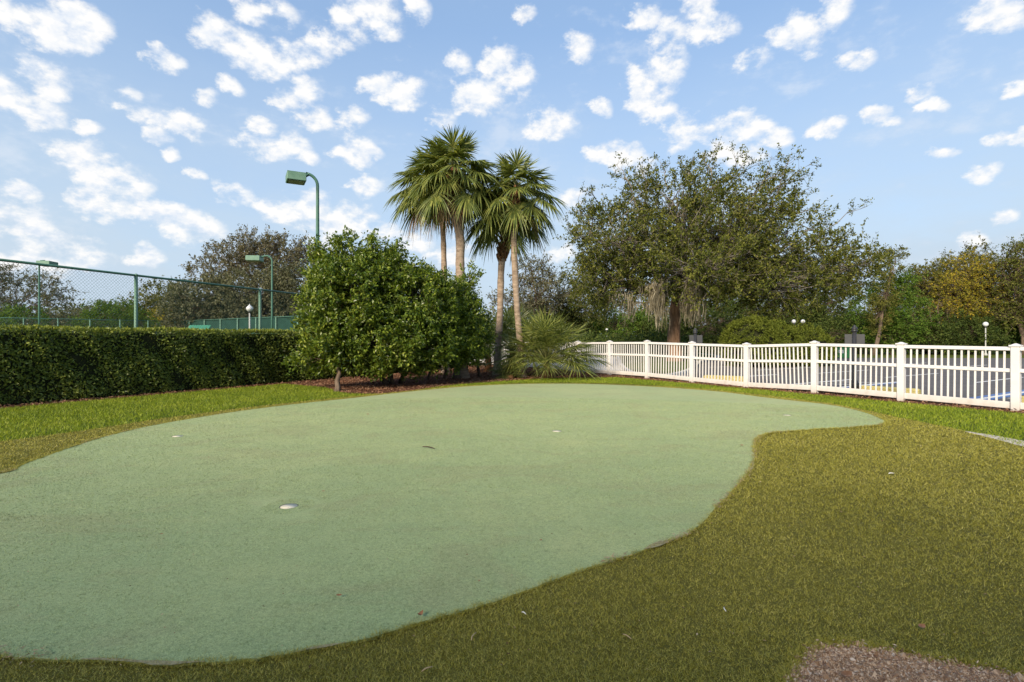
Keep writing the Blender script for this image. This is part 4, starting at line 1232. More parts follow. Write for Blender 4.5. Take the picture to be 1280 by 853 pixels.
def hang_moss(parent, b, spots, seed, lmin=0.5, lmax=1.6, per=16):
    rng = np.random.default_rng(seed)
    V = []
    for (x, y, d, k) in spots:
        c = np.array(P(x, y, d)) - b
        for i in range(int(per * k)):
            p = c + rng.normal(0, 0.16, 3) * np.array([1, 1, 0.6])
            L = rng.uniform(lmin, lmax) * k ** 0.5
            ph = rng.uniform(0, 6.28); w = rng.uniform(0.018, 0.045); am = rng.uniform(0.02, 0.07)
            wa = rng.uniform(0, math.pi); wv = np.array([math.cos(wa), math.sin(wa), 0])
            prev = None
            for j in range(8):
                t = j / 7
                q = p + np.array([math.sin(ph + t * 7) * am, math.cos(ph + t * 6) * am, -L * t])
                ww = w * (1.0 - 0.75 * t) * (0.7 + 0.6 * math.sin(j * 2.1 + ph) ** 2)
                e = (q - wv * ww, q + wv * ww)
                if prev is not None: V += [prev[0], prev[1], e[1], e[0]]
                prev = e
            for j in range(10):
                t = rng.uniform(0.05, 0.9)
                q = p + np.array([math.sin(ph + t * 7) * am, math.cos(ph + t * 6) * am, -L * t])
                dv = unit(rng.normal(0, 1, 3) + np.array([0, 0, -0.8])) * rng.uniform(0.06, 0.14)
                V += [q, q + dv * 0.5 + wv * 0.008, q + dv, q + dv * 0.5 - wv * 0.008]
    link('spanish_moss', np_mesh('spanish_moss', np.array(V), 4, M['moss']), parent)


ms = [(820, 372, D - 0.9, 1.3), (827, 368, D - 0.8, 1.6), (834, 365, D - 0.8, 1.4), (815, 365, D - 1, 1.0), (858, 372, D - 0.8, 1.2), (866, 370, D - 0.9, 1.4), (875, 372, D - 1.0, 1.0), (853, 366, D - 1, 1.2),
      (786, 378, D - 1, 0.7), (792, 380, D - 1, 0.6), (885, 375, D - 1, 1.0), (900, 378, D - 1.5, 0.9), (915, 375, D - 1.5, 0.7), (838, 358, D - 1.4, 1.0), (862, 358, D - 1.2, 1.2), (808, 360, D - 1, 0.7),
      (850, 335, D - 2.8, 0.5), (890, 350, D - 3, 0.5), (930, 375, D - 1.5, 0.6), (960, 375, D - 1.5, 0.5), (990, 370, D - 1, 0.5), (1005, 330, D - 2.5, 0.4), (770, 372, D - 1, 0.5), (830, 300, D - 3.5, 0.4), (880, 368, D - 2, 1.0)]
ms = [(x, y - 4, d - 1.2, k) for x, y, d, k in ms if y > 345 and (x < 880) and not (831 < x < 856)] + [(818, 356, D - 2.6, 1.2), (826, 352, D - 2.6, 1.4), (864, 356, D - 2.4, 0.9), (868, 360, D - 2.6, 1.3), (784, 368, D - 2.2, 0.6)]
hang_moss(oak, ob, ms, 53, per=34)

# clipped rounded shrubs in the red bed
def mound(label, lobes, seed, base):
    rng = np.random.default_rng(seed)
    t = empty('clipped_shrub', (base[0], base[1], 0.1), label, 'shrub', 'clipped shrubs in the red mulch island')
    LV = []
    stem = MB()
    b = np.array([base[0], base[1], 0.1])
    for i in range(9):
        an = i * 0.7; stem.tube([(math.cos(an) * 0.1, math.sin(an) * 0.1, -0.02), (math.cos(an) * 0.6, math.sin(an) * 0.5, 1.0)], [0.04, 0.02], 5)
    for (c, r, n) in lobes:
        cp, od = lobe_points(rng, (np.array(c) - b, r), n, 0.86)
        keep = cp[:, 2] > 0.02; cp, od = cp[keep], od[keep]
        V, _, _ = twig_leaves(rng, cp, od, 3, 0.16, 10, 0.075, 0.3, 0.7, 0, 0.05); LV.append(V)
        # dark solid inside each lobe
        nn = MB()
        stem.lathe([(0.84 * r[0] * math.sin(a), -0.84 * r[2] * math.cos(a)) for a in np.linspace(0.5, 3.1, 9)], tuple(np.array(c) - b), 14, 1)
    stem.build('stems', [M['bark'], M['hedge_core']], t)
    link('foliage', np_mesh('foliage', np.concatenate(LV), 4, M['clip_leaf']), t)


mound('larger yellow green clipped shrub, dome shaped, right of the oak trunk', [L_(940, 433, 36, 35, 25.5, 900, 1.5), L_(968, 434, 26, 31, 25.8, 520, 1.3)], 61, P(950, 455, 25.6)[:2])
mound('smaller yellow green clipped shrub adjoining the dome shaped one', [L_(1004, 440, 33, 32, 26.5, 800, 1.3)], 62, P(1004, 455, 26.5)[:2])

# ------------------------------------------------------------------ trees in the distance
far = dict(ntw=5, nl=12)
tree('slender_tree', 'sparse grey leaved tree beyond the courts at the left edge', 'tree', P(10, 425, 60)[:2], P(15, 398, 60), 0.22,
     [L_(12, 372, 40, 36, 60, 80), L_(52, 382, 32, 24, 60, 42), L_(78, 372, 16, 12, 60, 12), L_(-30, 375, 35, 38, 60, 55), L_(25, 350, 24, 16, 60, 20), L_(60, 356, 16, 10, 60, 10)], 'grey_leaf', 'bark', tl=1.0, ls=0.21, seed=71, twigs=0.02, rmin=0.2, ntw=5, nl=10)
tree('rounded_tree', 'far low olive tree line clump behind the court fence', 'tree', P(110, 425, 85)[:2], P(110, 408, 85), 0.25,
     [L_(95, 402, 28, 13, 85, 55), L_(130, 398, 30, 16, 85, 60), L_(60, 405, 26, 12, 85, 40)], 'grey_leaf', tl=1.2, ls=0.30, seed=72, **far)
tree('rounded_tree', 'rounded olive tree left of the large brown tree', 'tree', P(205, 425, 70)[:2], P(205, 400, 70), 0.3,
     [L_(205, 375, 26, 20, 70, 60), L_(185, 392, 28, 18, 70, 60), L_(228, 392, 26, 20, 70, 60), L_(165, 402, 20, 12, 70, 30)], 'olive_leaf', tl=1.1, ls=0.27, seed=73, **far)
tree('slender_tree', 'large brown tinged tree with airy top behind the court lights', 'tree', P(330, 425, 56)[:2], P(328, 392, 56), 0.35,
     [L_(290, 330, 48, 26, 56, 85), L_(345, 322, 42, 24, 56, 70), L_(318, 312, 30, 18, 56, 40), L_(370, 330, 26, 30, 56, 40), L_(262, 350, 28, 22, 56, 40), L_(385, 315, 14, 12, 56, 12), L_(300, 302, 12, 10, 56, 8), L_(345, 304, 20, 10, 56, 14)], 'brown_leaf', tl=0.95, ls=0.21, seed=74, twigs=0.018, rmin=0.2, **far)
tree('rounded_tree', 'dense olive grey tree filling the space above the windscreen', 'tree', P(290, 425, 51)[:2], P(290, 400, 51), 0.3,
     [L_(262, 376, 46, 26, 51, 130), L_(320, 368, 52, 32, 51, 170), L_(372, 368, 36, 34, 51, 120), L_(240, 395, 38, 20, 51, 90), L_(330, 396, 60, 20, 51, 130), L_(405, 378, 30, 30, 51, 70)], 'grey_leaf', tl=1.0, ls=0.24, seed=75, **far)
tree('round_shrub', 'bright green shrub behind court wire at the left edge', 'shrub', P(20, 425, 49)[:2], P(20, 415, 49), 0.12,
     [L_(-5, 402, 34, 19, 49, 60), L_(30, 404, 28, 18, 49, 60), L_(-50, 404, 30, 18, 49, 40)], 'bright_leaf', tl=0.6, ls=0.17, seed=76, ntw=5, nl=12)
tree('round_shrub', 'bright green shrub behind court wire between two fence posts', 'shrub', P(140, 425, 52)[:2], P(140, 415, 52), 0.12,
     [L_(125, 398, 24, 19, 52, 60), L_(150, 396, 26, 18, 52, 60), L_(175, 404, 18, 13, 52, 34), L_(105, 408, 14, 10, 52, 20)], 'bright_leaf', tl=0.6, ls=0.17, seed=77, ntw=5, nl=12)
tree('round_shrub', 'small tan shrub under the rounded olive tree', 'shrub', P(205, 425, 60)[:2], P(205, 415, 60), 0.1,
     [L_(206, 400, 18, 11, 60, 40)], 'amber_leaf', tl=0.6, ls=0.17, seed=78, ntw=4, nl=9)
# behind the palms and the oak
tree('slender_tree', 'thin topped tree behind the palm trunks', 'tree', P(668, 440, 42)[:2], P(668, 385, 42), 0.16,
     [L_(665, 338, 24, 14, 42, 34), L_(650, 352, 16, 12, 42, 16), L_(685, 350, 16, 14, 42, 18), L_(672, 370, 40, 22, 42, 70), L_(640, 385, 34, 22, 42, 50)], 'grey_leaf', tl=0.7, ls=0.16, seed=80, twigs=0.014, ntw=4, nl=10, rmin=0.25)
tree('rounded_tree', 'dark tree filling the gap between palmetto and oak', 'tree', P(715, 440, 46)[:2], P(715, 400, 46), 0.2,
     [L_(700, 372, 32, 30, 46, 85), L_(728, 385, 34, 30, 46, 80), L_(690, 405, 36, 26, 46, 80), L_(735, 345, 16, 14, 46, 16)], 'oak_leaf', tl=0.75, ls=0.18, seed=81, **far)
tree('round_shrub', 'deep green shrub left of the oak trunk, nearest the lamp', 'shrub', P(775, 437, 48)[:2], P(775, 420, 48), 0.12,
     [L_(770, 405, 34, 28, 48, 90), L_(800, 412, 30, 24, 48, 75), L_(740, 415, 28, 20, 48, 60)], 'bright_leaf', tl=0.6, ls=0.17, seed=82, ntw=5, nl=10)
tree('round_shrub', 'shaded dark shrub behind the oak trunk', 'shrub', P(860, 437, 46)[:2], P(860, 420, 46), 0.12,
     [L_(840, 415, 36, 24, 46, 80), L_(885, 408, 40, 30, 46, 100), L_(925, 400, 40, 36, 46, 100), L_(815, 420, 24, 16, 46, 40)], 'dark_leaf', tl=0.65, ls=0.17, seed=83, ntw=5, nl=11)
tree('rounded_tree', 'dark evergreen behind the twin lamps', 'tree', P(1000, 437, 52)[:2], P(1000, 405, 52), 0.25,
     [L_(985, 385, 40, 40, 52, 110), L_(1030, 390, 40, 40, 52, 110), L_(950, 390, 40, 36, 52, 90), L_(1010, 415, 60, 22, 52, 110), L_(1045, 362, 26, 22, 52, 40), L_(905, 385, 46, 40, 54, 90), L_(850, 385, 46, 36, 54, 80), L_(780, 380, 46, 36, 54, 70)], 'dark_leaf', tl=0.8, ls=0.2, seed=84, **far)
# the wood on the right
tree('vine_snag', 'leaning vine wrapped snag with leafy tip at the right of the oak', 'tree', P(1092, 437, 42)[:2], P(1112, 352, 42), 0.16,
     [L_(1106, 368, 12, 22, 42, 34, 0.8), L_(1098, 395, 14, 24, 42, 40, 0.9), L_(1118, 335, 8, 14, 42, 14, 0.5), L_(1124, 318, 7, 8, 42, 9, 0.5), L_(1112, 316, 5, 6, 42, 5, 0.4), L_(1102, 340, 6, 8, 42, 6, 0.4)], 'olive_leaf', tl=0.45, ls=0.14, seed=90, ntw=5, nl=10)
tree('rounded_tree', 'bright green tree beside the leaning vine wrapped snag', 'tree', P(1115, 437, 44)[:2], P(1115, 405, 44), 0.16,
     [L_(1120, 365, 24, 26, 44, 100), L_(1100, 390, 30, 32, 44, 130), L_(1130, 400, 28, 30, 44, 120), L_(1108, 420, 38, 18, 44, 90)], 'bright_leaf', tl=0.7, ls=0.16, seed=91, ntw=4, nl=11)
tree('rounded_tree', 'olive tree between the bright green one and the amber one', 'tree', P(1160, 437, 48)[:2], P(1160, 400, 48), 0.2,
     [L_(1155, 360, 26, 26, 48, 100), L_(1178, 355, 26, 26, 48, 100), L_(1165, 388, 38, 30, 48, 140), L_(1150, 412, 36, 22, 48, 90)], 'olive_leaf', tl=0.8, ls=0.18, seed=92, twigs=0.012, ntw=5, nl=10)
tree('rounded_tree', 'amber and yellow leaved tree among green ones behind the car park', 'tree', P(1215, 437, 45)[:2], P(1215, 385, 45), 0.2,
     [L_(1210, 345, 28, 24, 45, 110), L_(1238, 352, 28, 26, 45, 110), L_(1195, 365, 24, 22, 45, 70), L_(1248, 378, 26, 24, 45, 80), L_(1215, 378, 30, 24, 45, 90), L_(1190, 390, 24, 22, 45, 50)], 'amber_leaf', tl=0.75, ls=0.16, seed=93, twigs=0.012, ntw=4, nl=9, rmin=0.2)
tree('slender_tree', 'tall dark tree with two narrow tops behind the amber tree', 'tree', P(1218, 437, 52)[:2], P(1216, 380, 52), 0.2,
     [L_(1222, 322, 8, 20, 52, 24, 0.8), L_(1192, 330, 12, 14, 52, 16, 1.0), L_(1206, 322, 7, 10, 52, 8, 0.7), L_(1210, 360, 40, 28, 52, 80), L_(1180, 350, 16, 14, 52, 20)], 'oak_leaf', tl=0.7, ls=0.18, seed=94, twigs=0.014, ntw=5, nl=9)
tree('slender_tree', 'airy tree with dark leaves at the right edge', 'tree', P(1280, 437, 43)[:2], P(1276, 380, 43), 0.2,
     [L_(1268, 325, 22, 18, 43, 40), L_(1256, 345, 20, 20, 43, 40), L_(1285, 330, 20, 30, 43, 60), L_(1278, 368, 36, 32, 43, 150), L_(1275, 398, 36, 22, 43, 90), L_(1320, 350, 40, 50, 43, 110)], 'oak_leaf_b', tl=0.75, ls=0.16, seed=95, twigs=0.012, ntw=4, nl=9, rmin=0.25)
tree('round_shrub', 'fresh green shrub right of the globe lamp', 'shrub', P(1255, 437, 47.5)[:2], P(1255, 422, 47.5), 0.1,
     [L_(1245, 405, 32, 26, 45.5, 130), L_(1285, 400, 34, 28, 45.5, 120), L_(1225, 395, 20, 20, 47.5, 40), L_(1330, 405, 40, 30, 47.5, 70)], 'bright_leaf', tl=0.65, ls=0.16, seed=96, ntw=4, nl=11)
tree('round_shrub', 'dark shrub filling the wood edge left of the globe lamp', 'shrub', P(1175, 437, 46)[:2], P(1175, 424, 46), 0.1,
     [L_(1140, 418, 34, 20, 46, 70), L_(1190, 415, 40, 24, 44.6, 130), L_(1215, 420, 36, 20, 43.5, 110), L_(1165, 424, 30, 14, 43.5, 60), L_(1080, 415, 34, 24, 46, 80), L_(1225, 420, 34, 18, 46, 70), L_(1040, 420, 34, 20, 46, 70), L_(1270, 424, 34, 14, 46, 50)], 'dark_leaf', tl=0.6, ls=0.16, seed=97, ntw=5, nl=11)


def wood_mass(name, x0, x1, y0, y1, ztop, n, ls, mat, seed, label):
    rng = np.random.default_rng(seed)
    x = rng.uniform(x0, x1, n); y = rng.uniform(y0, y1, n)
    top = ztop * (0.72 + 0.16 * np.sin(x * 0.21 + 1) + 0.12 * np.sin(x * 0.53 + seed) + 0.08 * np.sin(x * 1.3))
    z = top * rng.uniform(0.0, 1.0, n) ** 0.8
    p = np.stack([x, y, z], 1) + rng.normal(0, ls, (n, 3)) * 0.5
    p[:, 2] = np.maximum(p[:, 2], 0.02)
    ln = ls * rng.uniform(0.6, 1.4, n)
    o = link(name, np_mesh(name, leaf_quads(p, rng.normal(0, 1, (n, 3)), rng.normal(0, 0.8, (n, 3)) + np.array([0, -0.5, 0.5]), ln, ln * 0.6), 4, M[mat]))
    tag(o, label, 'woods', None, 'stuff')


wood_mass('far_woods', -140, 140, 100, 112, 9.0, 26000, 0.75, 'oak_leaf', 201, 'far dark line of woods closing the view')
wood_mass('undergrowth', 0, 78, 54, 60, 4.6, 26000, 0.34, 'dark_leaf', 202, 'dark tangled undergrowth behind the trees beyond the car park')
wood_mass('undergrowth', -4, 13, 36, 42, 2.2, 6500, 0.22, 'dark_leaf', 203, 'dark low undergrowth between the palms and the oak')


def bare_brush(label, x, y, d, rx, ry, n, seed):
    rng = np.random.default_rng(seed)
    b = np.array([*P(x, 437, d)[:2], 0.0])
    t = empty('bare_brush', tuple(b), label, 'brush')
    mb = MB()
    k = d / FOC
    for i in range(n):
        an = rng.uniform(-1, 1)
        c = np.array([an * rx * 0.7 * k, rng.uniform(-0.5, 0.5), -0.03])
        e = np.array(P(x + rng.uniform(-1, 1) * rx, y + rng.uniform(-1, 0.6) * ry, d + rng.uniform(-1, 1))) - b
        pts = bend(rng, c, e, 5, 0.15, 0.25)
        mb.tube(pts, [0.03, 0.026, 0.02, 0.016, 0.011, 0.005], 4, cap=False)
        for j in range(4):
            q = pts[rng.integers(1, 6)]
            mb.tube([q, q + rng.normal(0, 0.4, 3), q + rng.normal(0, 0.6, 3) + np.array([0, 0, -0.3])], [0.012, 0.008, 0.004], 3, cap=False)
    mb.build('stems', M['brush'], t)


M['brush'] = mottled('brush', (0.13, 0.095, 0.07), (0.26, 0.20, 0.15), 9, 0.9, 0.2, 0.01)
bare_brush('tangle of bare brown vines arching in the wood edge', 1178, 395, 44.2, 24, 22, 7, 98)

# ------------------------------------------------------------------ ground cover: turf pile, grass, chips, gravel
def blades(name, xy, z, hgt, wid, mat, lean=0.6, seed=1):
    rng = np.random.default_rng(seed)
    n = len(xy)
    an = rng.uniform(0, 2 * math.pi, n)
    wv = np.stack([np.cos(an), np.sin(an), np.zeros(n)], 1) * (wid / 2)[:, None]
    b = np.concatenate([xy, np.broadcast_to(np.reshape(z, (-1, 1)), (n, 1))], 1)
    ld = rng.normal(0, lean, (n, 2)) * hgt[:, None]
    tip = b + np.concatenate([ld, (hgt * rng.uniform(0.6, 1.0, n))[:, None]], 1)
    V = np.stack([b - wv, b + wv, tip], 1).reshape(-1, 3)
    o = link(name, np_mesh(name, V, 3, M[mat])); o['kind'] = 'stuff'
    return o


def fan_sample(rng, n, r0, r1, a0, a1, power):
    """points in a ring sector; density falls with distance as r^-power"""
    u = rng.uniform(size=n)
    e = 2 - power
    r = (r0 ** e + u * (r1 ** e - r0 ** e)) ** (1 / e) if abs(e) > 1e-6 else r0 * (r1 / r0) ** u
    a = rng.uniform(a0, a1, n)
    return r * np.sin(a), r * np.cos(a), r


def near_edge(x, y, loop, d):
    lp = np.array(loop); out = np.zeros(len(x), bool)
    for i in range(0, len(x), 20000):
        out[i:i + 20000] = np.min((x[i:i + 20000, None] - lp[None, :, 0]) ** 2 + (y[i:i + 20000, None] - lp[None, :, 1]) ** 2, axis=1) < d * d
    return out


rng = np.random.default_rng(101)
x, y, r = fan_sample(rng, 1300000, 1.7, 15.5, R(-60), R(60), 1.55)
ok = inside(x, y, turf_xy) & ~inside(x, y, green_loop) & ~inside(x, y, gravel_xy) & ~inside(x, y, strip_xy)
x, y, r = x[ok], y[ok], r[ok]
sc = np.clip(r / 4.0, 0.8, 3.2)


def vnoise(x, y, cell, seed):
    g = np.random.default_rng(seed).uniform(size=(512, 512))
    u, v = x / cell, y / cell
    i, j = np.floor(u).astype(int), np.floor(v).astype(int)
    a, b = u - i, v - j
    a, b = a * a * (3 - 2 * a), b * b * (3 - 2 * b)
    q = lambda p, t: g[p % 512, t % 512]
    return (q(i, j) * (1 - a) + q(i + 1, j) * a) * (1 - b) + (q(i, j + 1) * (1 - a) + q(i + 1, j + 1) * a) * b


tuft = 0.55 * vnoise(x, y, 0.035, 1) + 0.45 * vnoise(x, y, 0.11, 2)
blades('turf_pile', np.stack([x, y], 1), 0.012, rng.uniform(0.008, 0.019, len(x)) * np.clip(sc, 0.9, 1.4) * (0.45 + 1.1 * tuft), 0.0034 * sc, 'turf_blade', 0.75, 1)

x, y, r = fan_sample(rng, 900000, 1.9, 12.0, R(-58), R(50), 1.6)
ok = inside(x, y, green_loop)
for cx0, cy0 in CUP_XY: ok &= (x - cx0) ** 2 + (y - cy0) ** 2 > 0.0062
x, y, r = x[ok], y[ok], r[ok]
sc = np.clip(r / 4.0, 0.7, 2.8)
lp_ = 0.5 * vnoise(x, y, 0.02, 31) + 0.5 * vnoise(x, y, 0.07, 32)
lpa = np.array(green_loop); dd = np.empty(len(x))
for i in range(0, len(x), 20000):
    dd[i:i + 20000] = np.sqrt(np.min((x[i:i + 20000, None] - lpa[None, :, 0]) ** 2 + (y[i:i + 20000, None] - lpa[None, :, 1]) ** 2, axis=1))
zz = 0.0232 + 0.010 * np.sin(x * 0.55 + 0.4) * np.sin(y * 0.45) * np.clip(dd / 1.5, 0, 1)
for cx0, cy0 in CUP_XY: zz[np.hypot(x - cx0, y - cy0) < 0.2] = 0.0232
blades('putting_pile', np.stack([x, y], 1), zz, rng.uniform(0.004, 0.008, len(x)) * np.clip(sc, 0.9, 1.3) * (0.5 + lp_), 0.0030 * sc, 'green_pile', 1.0, 6)

loop_a = np.array(green_loop); loop_b = np.roll(loop_a, -1, 0)
k = rng.integers(0, len(loop_a), 26000); tq = rng.uniform(size=26000)[:, None]
q = loop_a[k] * (1 - tq) + loop_b[k] * tq
tn = loop_b[k] - loop_a[k]; tn /= np.maximum(np.linalg.norm(tn, axis=1, keepdims=True), 1e-6)
nrm_ = np.stack([tn[:, 1], -tn[:, 0]], 1)
side = np.where(inside(q[:, 0] + nrm_[:, 0] * 0.02, q[:, 1] + nrm_[:, 1] * 0.02, green_loop), -1.0, 1.0)[:, None]
lump = vnoise(q[:, 0], q[:, 1], 0.06, 5)
q = q + nrm_ * side * (rng.normal(0.004, 0.010, 26000) - 0.014 * (lump - 0.4))[:, None]
rq = np.hypot(q[:, 0], q[:, 1])
g_a = np.array(gravel_xy); g_b = np.roll(g_a, -1, 0)
kk = rng.integers(0, len(g_a), 5000); tt_ = rng.uniform(size=5000)[:, None]
gq = g_a[kk] * (1 - tt_) + g_b[kk] * tt_ + rng.normal(0, 0.020, (5000, 2))
ok = gq[:, 1] > 1.2
blades('gravel_fringe', gq[ok], 0.010, rng.uniform(0.008, 0.026, ok.sum()), np.full(ok.sum(), 0.0034), 'turf_blade', 0.7, 4)
blades('edge_fringe', q, 0.018, rng.uniform(0.012, 0.024, 26000) * (0.6 + 0.8 * lump) * np.clip(rq / 5, 0.9, 1.5), 0.0036 * np.clip(rq / 4, 0.8, 3.2), 'turf_blade', 0.8, 3)

x = rng.uniform(-14, 18, 900000); y = rng.uniform(3, 24, 900000)
fence_side = (x - FO[0]) * FN[0] + (y - FO[1]) * FN[1]
hedge_side = (x - hedge_a[0]) * HN[0] + (y - hedge_a[1]) * HN[1]
ok = (fence_side < -0.3) & (hedge_side < 0.0) & ~inside(x, y, turf_xy) & ~inside(x, y, green_loop)
vis = np.abs(x) < y * 1.15
ok &= vis
ok &= ~inside(x, y, mulch_xy)
x, y = x[ok], y[ok]
blades('grass', np.stack([x, y], 1), 0.004, rng.uniform(0.03, 0.065, len(x)), rng.uniform(0.007, 0.014, len(x)), 'grass_blade', 0.45, 2)


def chips(name, x, y, z, mat, lmin, lmax, asp, seed, tilt=0.35):
    rng = np.random.default_rng(seed)
    n = len(x)
    an = rng.uniform(0, 2 * math.pi, n)
    a = np.stack([np.cos(an), np.sin(an), rng.normal(0, tilt, n)], 1)
    ln = rng.uniform(lmin, lmax, n)
    nr = rng.normal(0, 0.4, (n, 3)) + np.array([0, 0, 1.0])
    p = np.stack([x, y, z + rng.uniform(0, 0.02, n)], 1)
    o = link(name, np_mesh(name, leaf_quads(p, a, nr, ln, ln * rng.uniform(asp * 0.6, asp * 1.4, n), 0.15), 4, M[mat])); o['kind'] = 'stuff'
    return o


x = rng.uniform(-14, 16, 420000); y = rng.uniform(4, 26, 420000)
ok = inside(x, y, mulch_xy) & (((x - FO[0]) * FN[0] + (y - FO[1]) * FN[1]) < 0.4) & (np.abs(x) < y * 1.15)
chips('mulch_chips', x[ok], y[ok], 0.012, 'mulch_chip', 0.03, 0.085, 0.3, 103)

# gravel: small rounded stones and wood shreds
def gravel():
    rng = np.random.default_rng(104)
    gx = rng.uniform(0.9, 3.2, 90000); gy = rng.uniform(1.6, 2.45, 90000)
    ok = inside(gx, gy, gravel_xy); gx, gy = gx[ok][:26000], gy[ok][:26000]
    n = len(gx)
    s = rng.lognormal(math.log(0.0030), 0.62, n)
    ico = np.array([(0, 0, 1), (0.9, 0, 0.1), (0, 0.9, -0.05), (-0.9, 0, 0.1), (0, -0.9, 0.0), (0, 0, -0.6)])
    fcs = np.array([(0, 1, 2), (0, 2, 3), (0, 3, 4), (0, 4, 1)])
    an = rng.uniform(0, 6.28, n)
    V = ico[None] * (1 + rng.normal(0, 0.22, (n, 6, 3))) * s[:, None, None]
    X = V[..., 0] * np.cos(an)[:, None] - V[..., 1] * np.sin(an)[:, None]; Y = V[..., 0] * np.sin(an)[:, None] + V[..., 1] * np.cos(an)[:, None]
    V = np.stack([X + gx[:, None], Y + gy[:, None], V[..., 2] * 0.8 + 0.008], 2)
    T = V[:, fcs, :].reshape(-1, 3)
    o = link('gravel', np_mesh('gravel', T, 3, M['gravel'])); o['kind'] = 'stuff'
    hx = rng.uniform(0.9, 3.2, 13000); hy = rng.uniform(1.6, 2.45, 13000); ok = inside(hx, hy, gravel_xy)
    chips('wood_shreds', hx[ok], hy[ok], 0.008, 'shred', 0.005, 0.020, 0.3, 105, 0.3)


M['clipping'] = leaf_mat('clipping', [(0.22, 0.15, 0.09), (0.36, 0.27, 0.17), (0.50, 0.41, 0.28)], 0.8, 0.0, 0.2, 0.1)
M['crumb'] = leaf_mat('crumb', [(0.05, 0.035, 0.02), (0.14, 0.08, 0.045), (0.34, 0.24, 0.14), (0.6, 0.52, 0.40)], 0.8, 0.0, 0.2, 0.1)
M['gravel'] = leaf_mat('gravel', [(0.15, 0.08, 0.04), (0.32, 0.20, 0.115), (0.50, 0.36, 0.24), (0.90, 0.84, 0.74)], 0.7, 0.0, 0.3, 0.1)
M['shred'] = leaf_mat('shred', [(0.13, 0.065, 0.04), (0.30, 0.17, 0.11), (0.50, 0.38, 0.28), (0.72, 0.64, 0.54)], 0.8, 0.0, 0.2, 0.1)
gravel()

def edge_dirt():
    n = len(loop_a)
    vs, fs = [], []
    sub = 4
    pts = []
    for i in range(n):
        for q_ in range(sub):
            t_ = q_ / sub; pts.append(loop_a[i] * (1 - t_) + loop_b[i] * t_)
    pts = np.array(pts); m = len(pts)
    tg = np.roll(pts, -1, 0) - np.roll(pts, 1, 0); tg /= np.maximum(np.linalg.norm(tg, axis=1, keepdims=True), 1e-6)
    nn = np.stack([tg[:, 1], -tg[:, 0]], 1)
    w = np.clip(vnoise(pts[:, 0] + 50, pts[:, 1] + 50, 0.30, 21) - 0.42, 0, 1) * 0.045 * (0.4 + 1.2 * vnoise(pts[:, 0], pts[:, 1], 0.045, 22))
    for i in range(m):
        a_ = pts[i] + nn[i] * w[i] * 0.9; b_ = pts[i] - nn[i] * w[i] * 0.9
        vs += [(a_[0], a_[1], 0.0262), (b_[0], b_[1], 0.0262)]
    for i in range(m):
        j = (i + 1) % m
        if w[i] > 0.002 and w[j] > 0.002: fs.append((2 * i, 2 * j, 2 * j + 1, 2 * i + 1))
    me = bpy.data.meshes.new('edge_dirt'); me.from_pydata(vs, [], fs)
    me.materials.append(mottled('edge_dirt', (0.17, 0.15, 0.075), (0.36, 0.32, 0.19), 60, 0.95, 0.4, 0.01, 0.1)); me.update()
    o = link('edge_dirt', me); o['kind'] = 'stuff'


edge_dirt()
k = rng.integers(0, len(loop_a), 9000); tq = rng.uniform(size=9000)[:, None]
q = loop_a[k] * (1 - tq) + loop_b[k] * tq
q = q + rng.normal(0, 0.020, q.shape)
keep = vnoise(q[:, 0], q[:, 1], 0.35, 9) > 0.55
q = q[keep]
chips('dry_clippings', q[:, 0], q[:, 1], 0.026, 'clipping', 0.008, 0.032, 0.16, 107, 0.15)
n = 1500
a_, r_ = rng.uniform(R(-50), R(50), n), rng.uniform(2.0, 12, n)
cx_, cy_ = r_ * np.sin(a_), r_ * np.cos(a_)
ok = inside(cx_, cy_, turf_xy)
chips('leaf_crumbs', cx_[ok], cy_[ok], 0.028, 'crumb', 0.005, 0.020, 0.35, 108, 0.2)

# ------------------------------------------------------------------ litter: each piece a thing
def stick(px, py, L, r, yaw, mat, label, z=0.036, name='twig', bent=0.15):
    x, y = G(px, py)
    rg = np.random.default_rng(int(px * 7 + py))
    mb = MB()
    mb.tube([(-L / 2, 0, r), (-L * 0.15, L * bent * 0.5, r * 1.6), (L * 0.2, L * bent * 0.3, r * 1.3), (L / 2, -L * bent * 0.3, r)], [r * 0.7, r, r * 0.9, r * 0.5], 6)
    o = mb.build(name, M[mat], None, (x, y, z)); o.rotation_euler = (0, 0, yaw)
    tag(o, label, 'twig', 'litter on the turf')


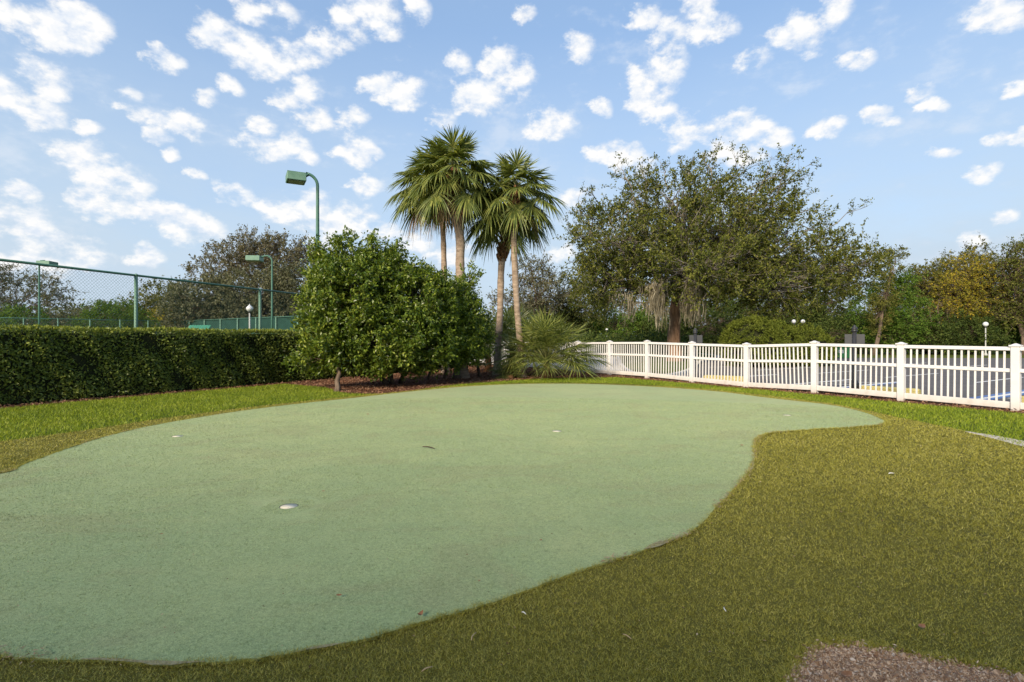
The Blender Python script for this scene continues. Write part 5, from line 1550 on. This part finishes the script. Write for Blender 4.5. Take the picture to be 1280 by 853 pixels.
stick(536, 564, 0.20, 0.007, -0.55, 'twig', 'dark twig lying on the middle of the putting green')
stick(592, 806, 0.065, 0.003, 1.35, 'straw', 'tan straw on the dark turf nearest the bottom, below the green rim', 0.035)
stick(534, 848, 0.05, 0.003, 0.7, 'straw', 'short tan straw at the bottom edge of the picture', 0.035)
stick(784, 806, 0.05, 0.0025, -0.9, 'straw', 'straw lying flat on turf halfway between green rim and gravel', 0.034)
stick(906, 771, 0.04, 0.003, 1.5, 'pale_chip', 'white straw chip on the turf up left of the gravel', 0.034)
stick(655, 776, 0.03, 0.003, -0.8, 'pale_chip', 'small pale chip on the turf below the green rim', 0.034)
stick(1114, 597, 0.06, 0.006, 0.2, 'pale_chip', 'pale crumb on the wide turf right of the green waist', 0.034)


def leaf(px, py, L, label, z=0.04, yaw=0.3, mat='dry_leaf', curl=0.3):
    x, y = G(px, py)
    mb = MB(); n = 6; vs, fs = [], []
    for i in range(n + 1):
        t = i / n; w = L * 0.26 * math.sin(math.pi * min(1, t * 0.96 + 0.04)) ** 0.8
        for s in (-1, 0, 1): vs.append((L * (t - 0.5), s * w, curl * L * ((t - 0.5) ** 2 * 2) + abs(s) * w * 0.35))
    for i in range(n):
        for s in range(2): fs.append((i * 3 + s, i * 3 + 3 + s, i * 3 + 4 + s, i * 3 + 1 + s))
    mb.add(vs, fs, 0, True)
    o = mb.build('fallen_leaf', M[mat], None, (x, y, z)); o.rotation_euler = (0.2, 0, yaw)
    tag(o, label, 'fallen leaf', 'litter on the turf')


leaf(525, 779, 0.042, 'curled tan leaf caught on the near rim of the green', 0.04, 1.1, 'dry_leaf', 0.8)
leaf(1152, 795, 0.05, 'rusty leaf lying in the turf above the gravel', 0.042, 0.5)
leaf(424, 754, 0.03, 'tiny brown leaf on the near part of the putting green', 0.04, 0.1)
leaf(202, 675, 0.022, 'brown speck of leaf on the left of the putting green', 0.04, 0.6)
leaf(404, 620, 0.03, 'small leaf on the putting green up right of the nearest cup', 0.04, 0.6)
leaf(676, 683, 0.025, 'dark small leaf on the right half of the putting green', 0.04, 0.9)
leaf(927, 561, 0.05, 'dark leaf on the green beside its waist', 0.04, 0.2)
leaf(1058, 851, 0.06, 'orange leaf lying on the gravel at the bottom', 0.022, 0.4)
leaf(460, 521, 0.06, 'brown leaf on the far left of the putting green', 0.04, 0.2)

# thin copper stain lines are worn into the mat; keep the render quick
SC.cycles.use_adaptive_sampling = True
SC.cycles.adaptive_threshold = 0.02
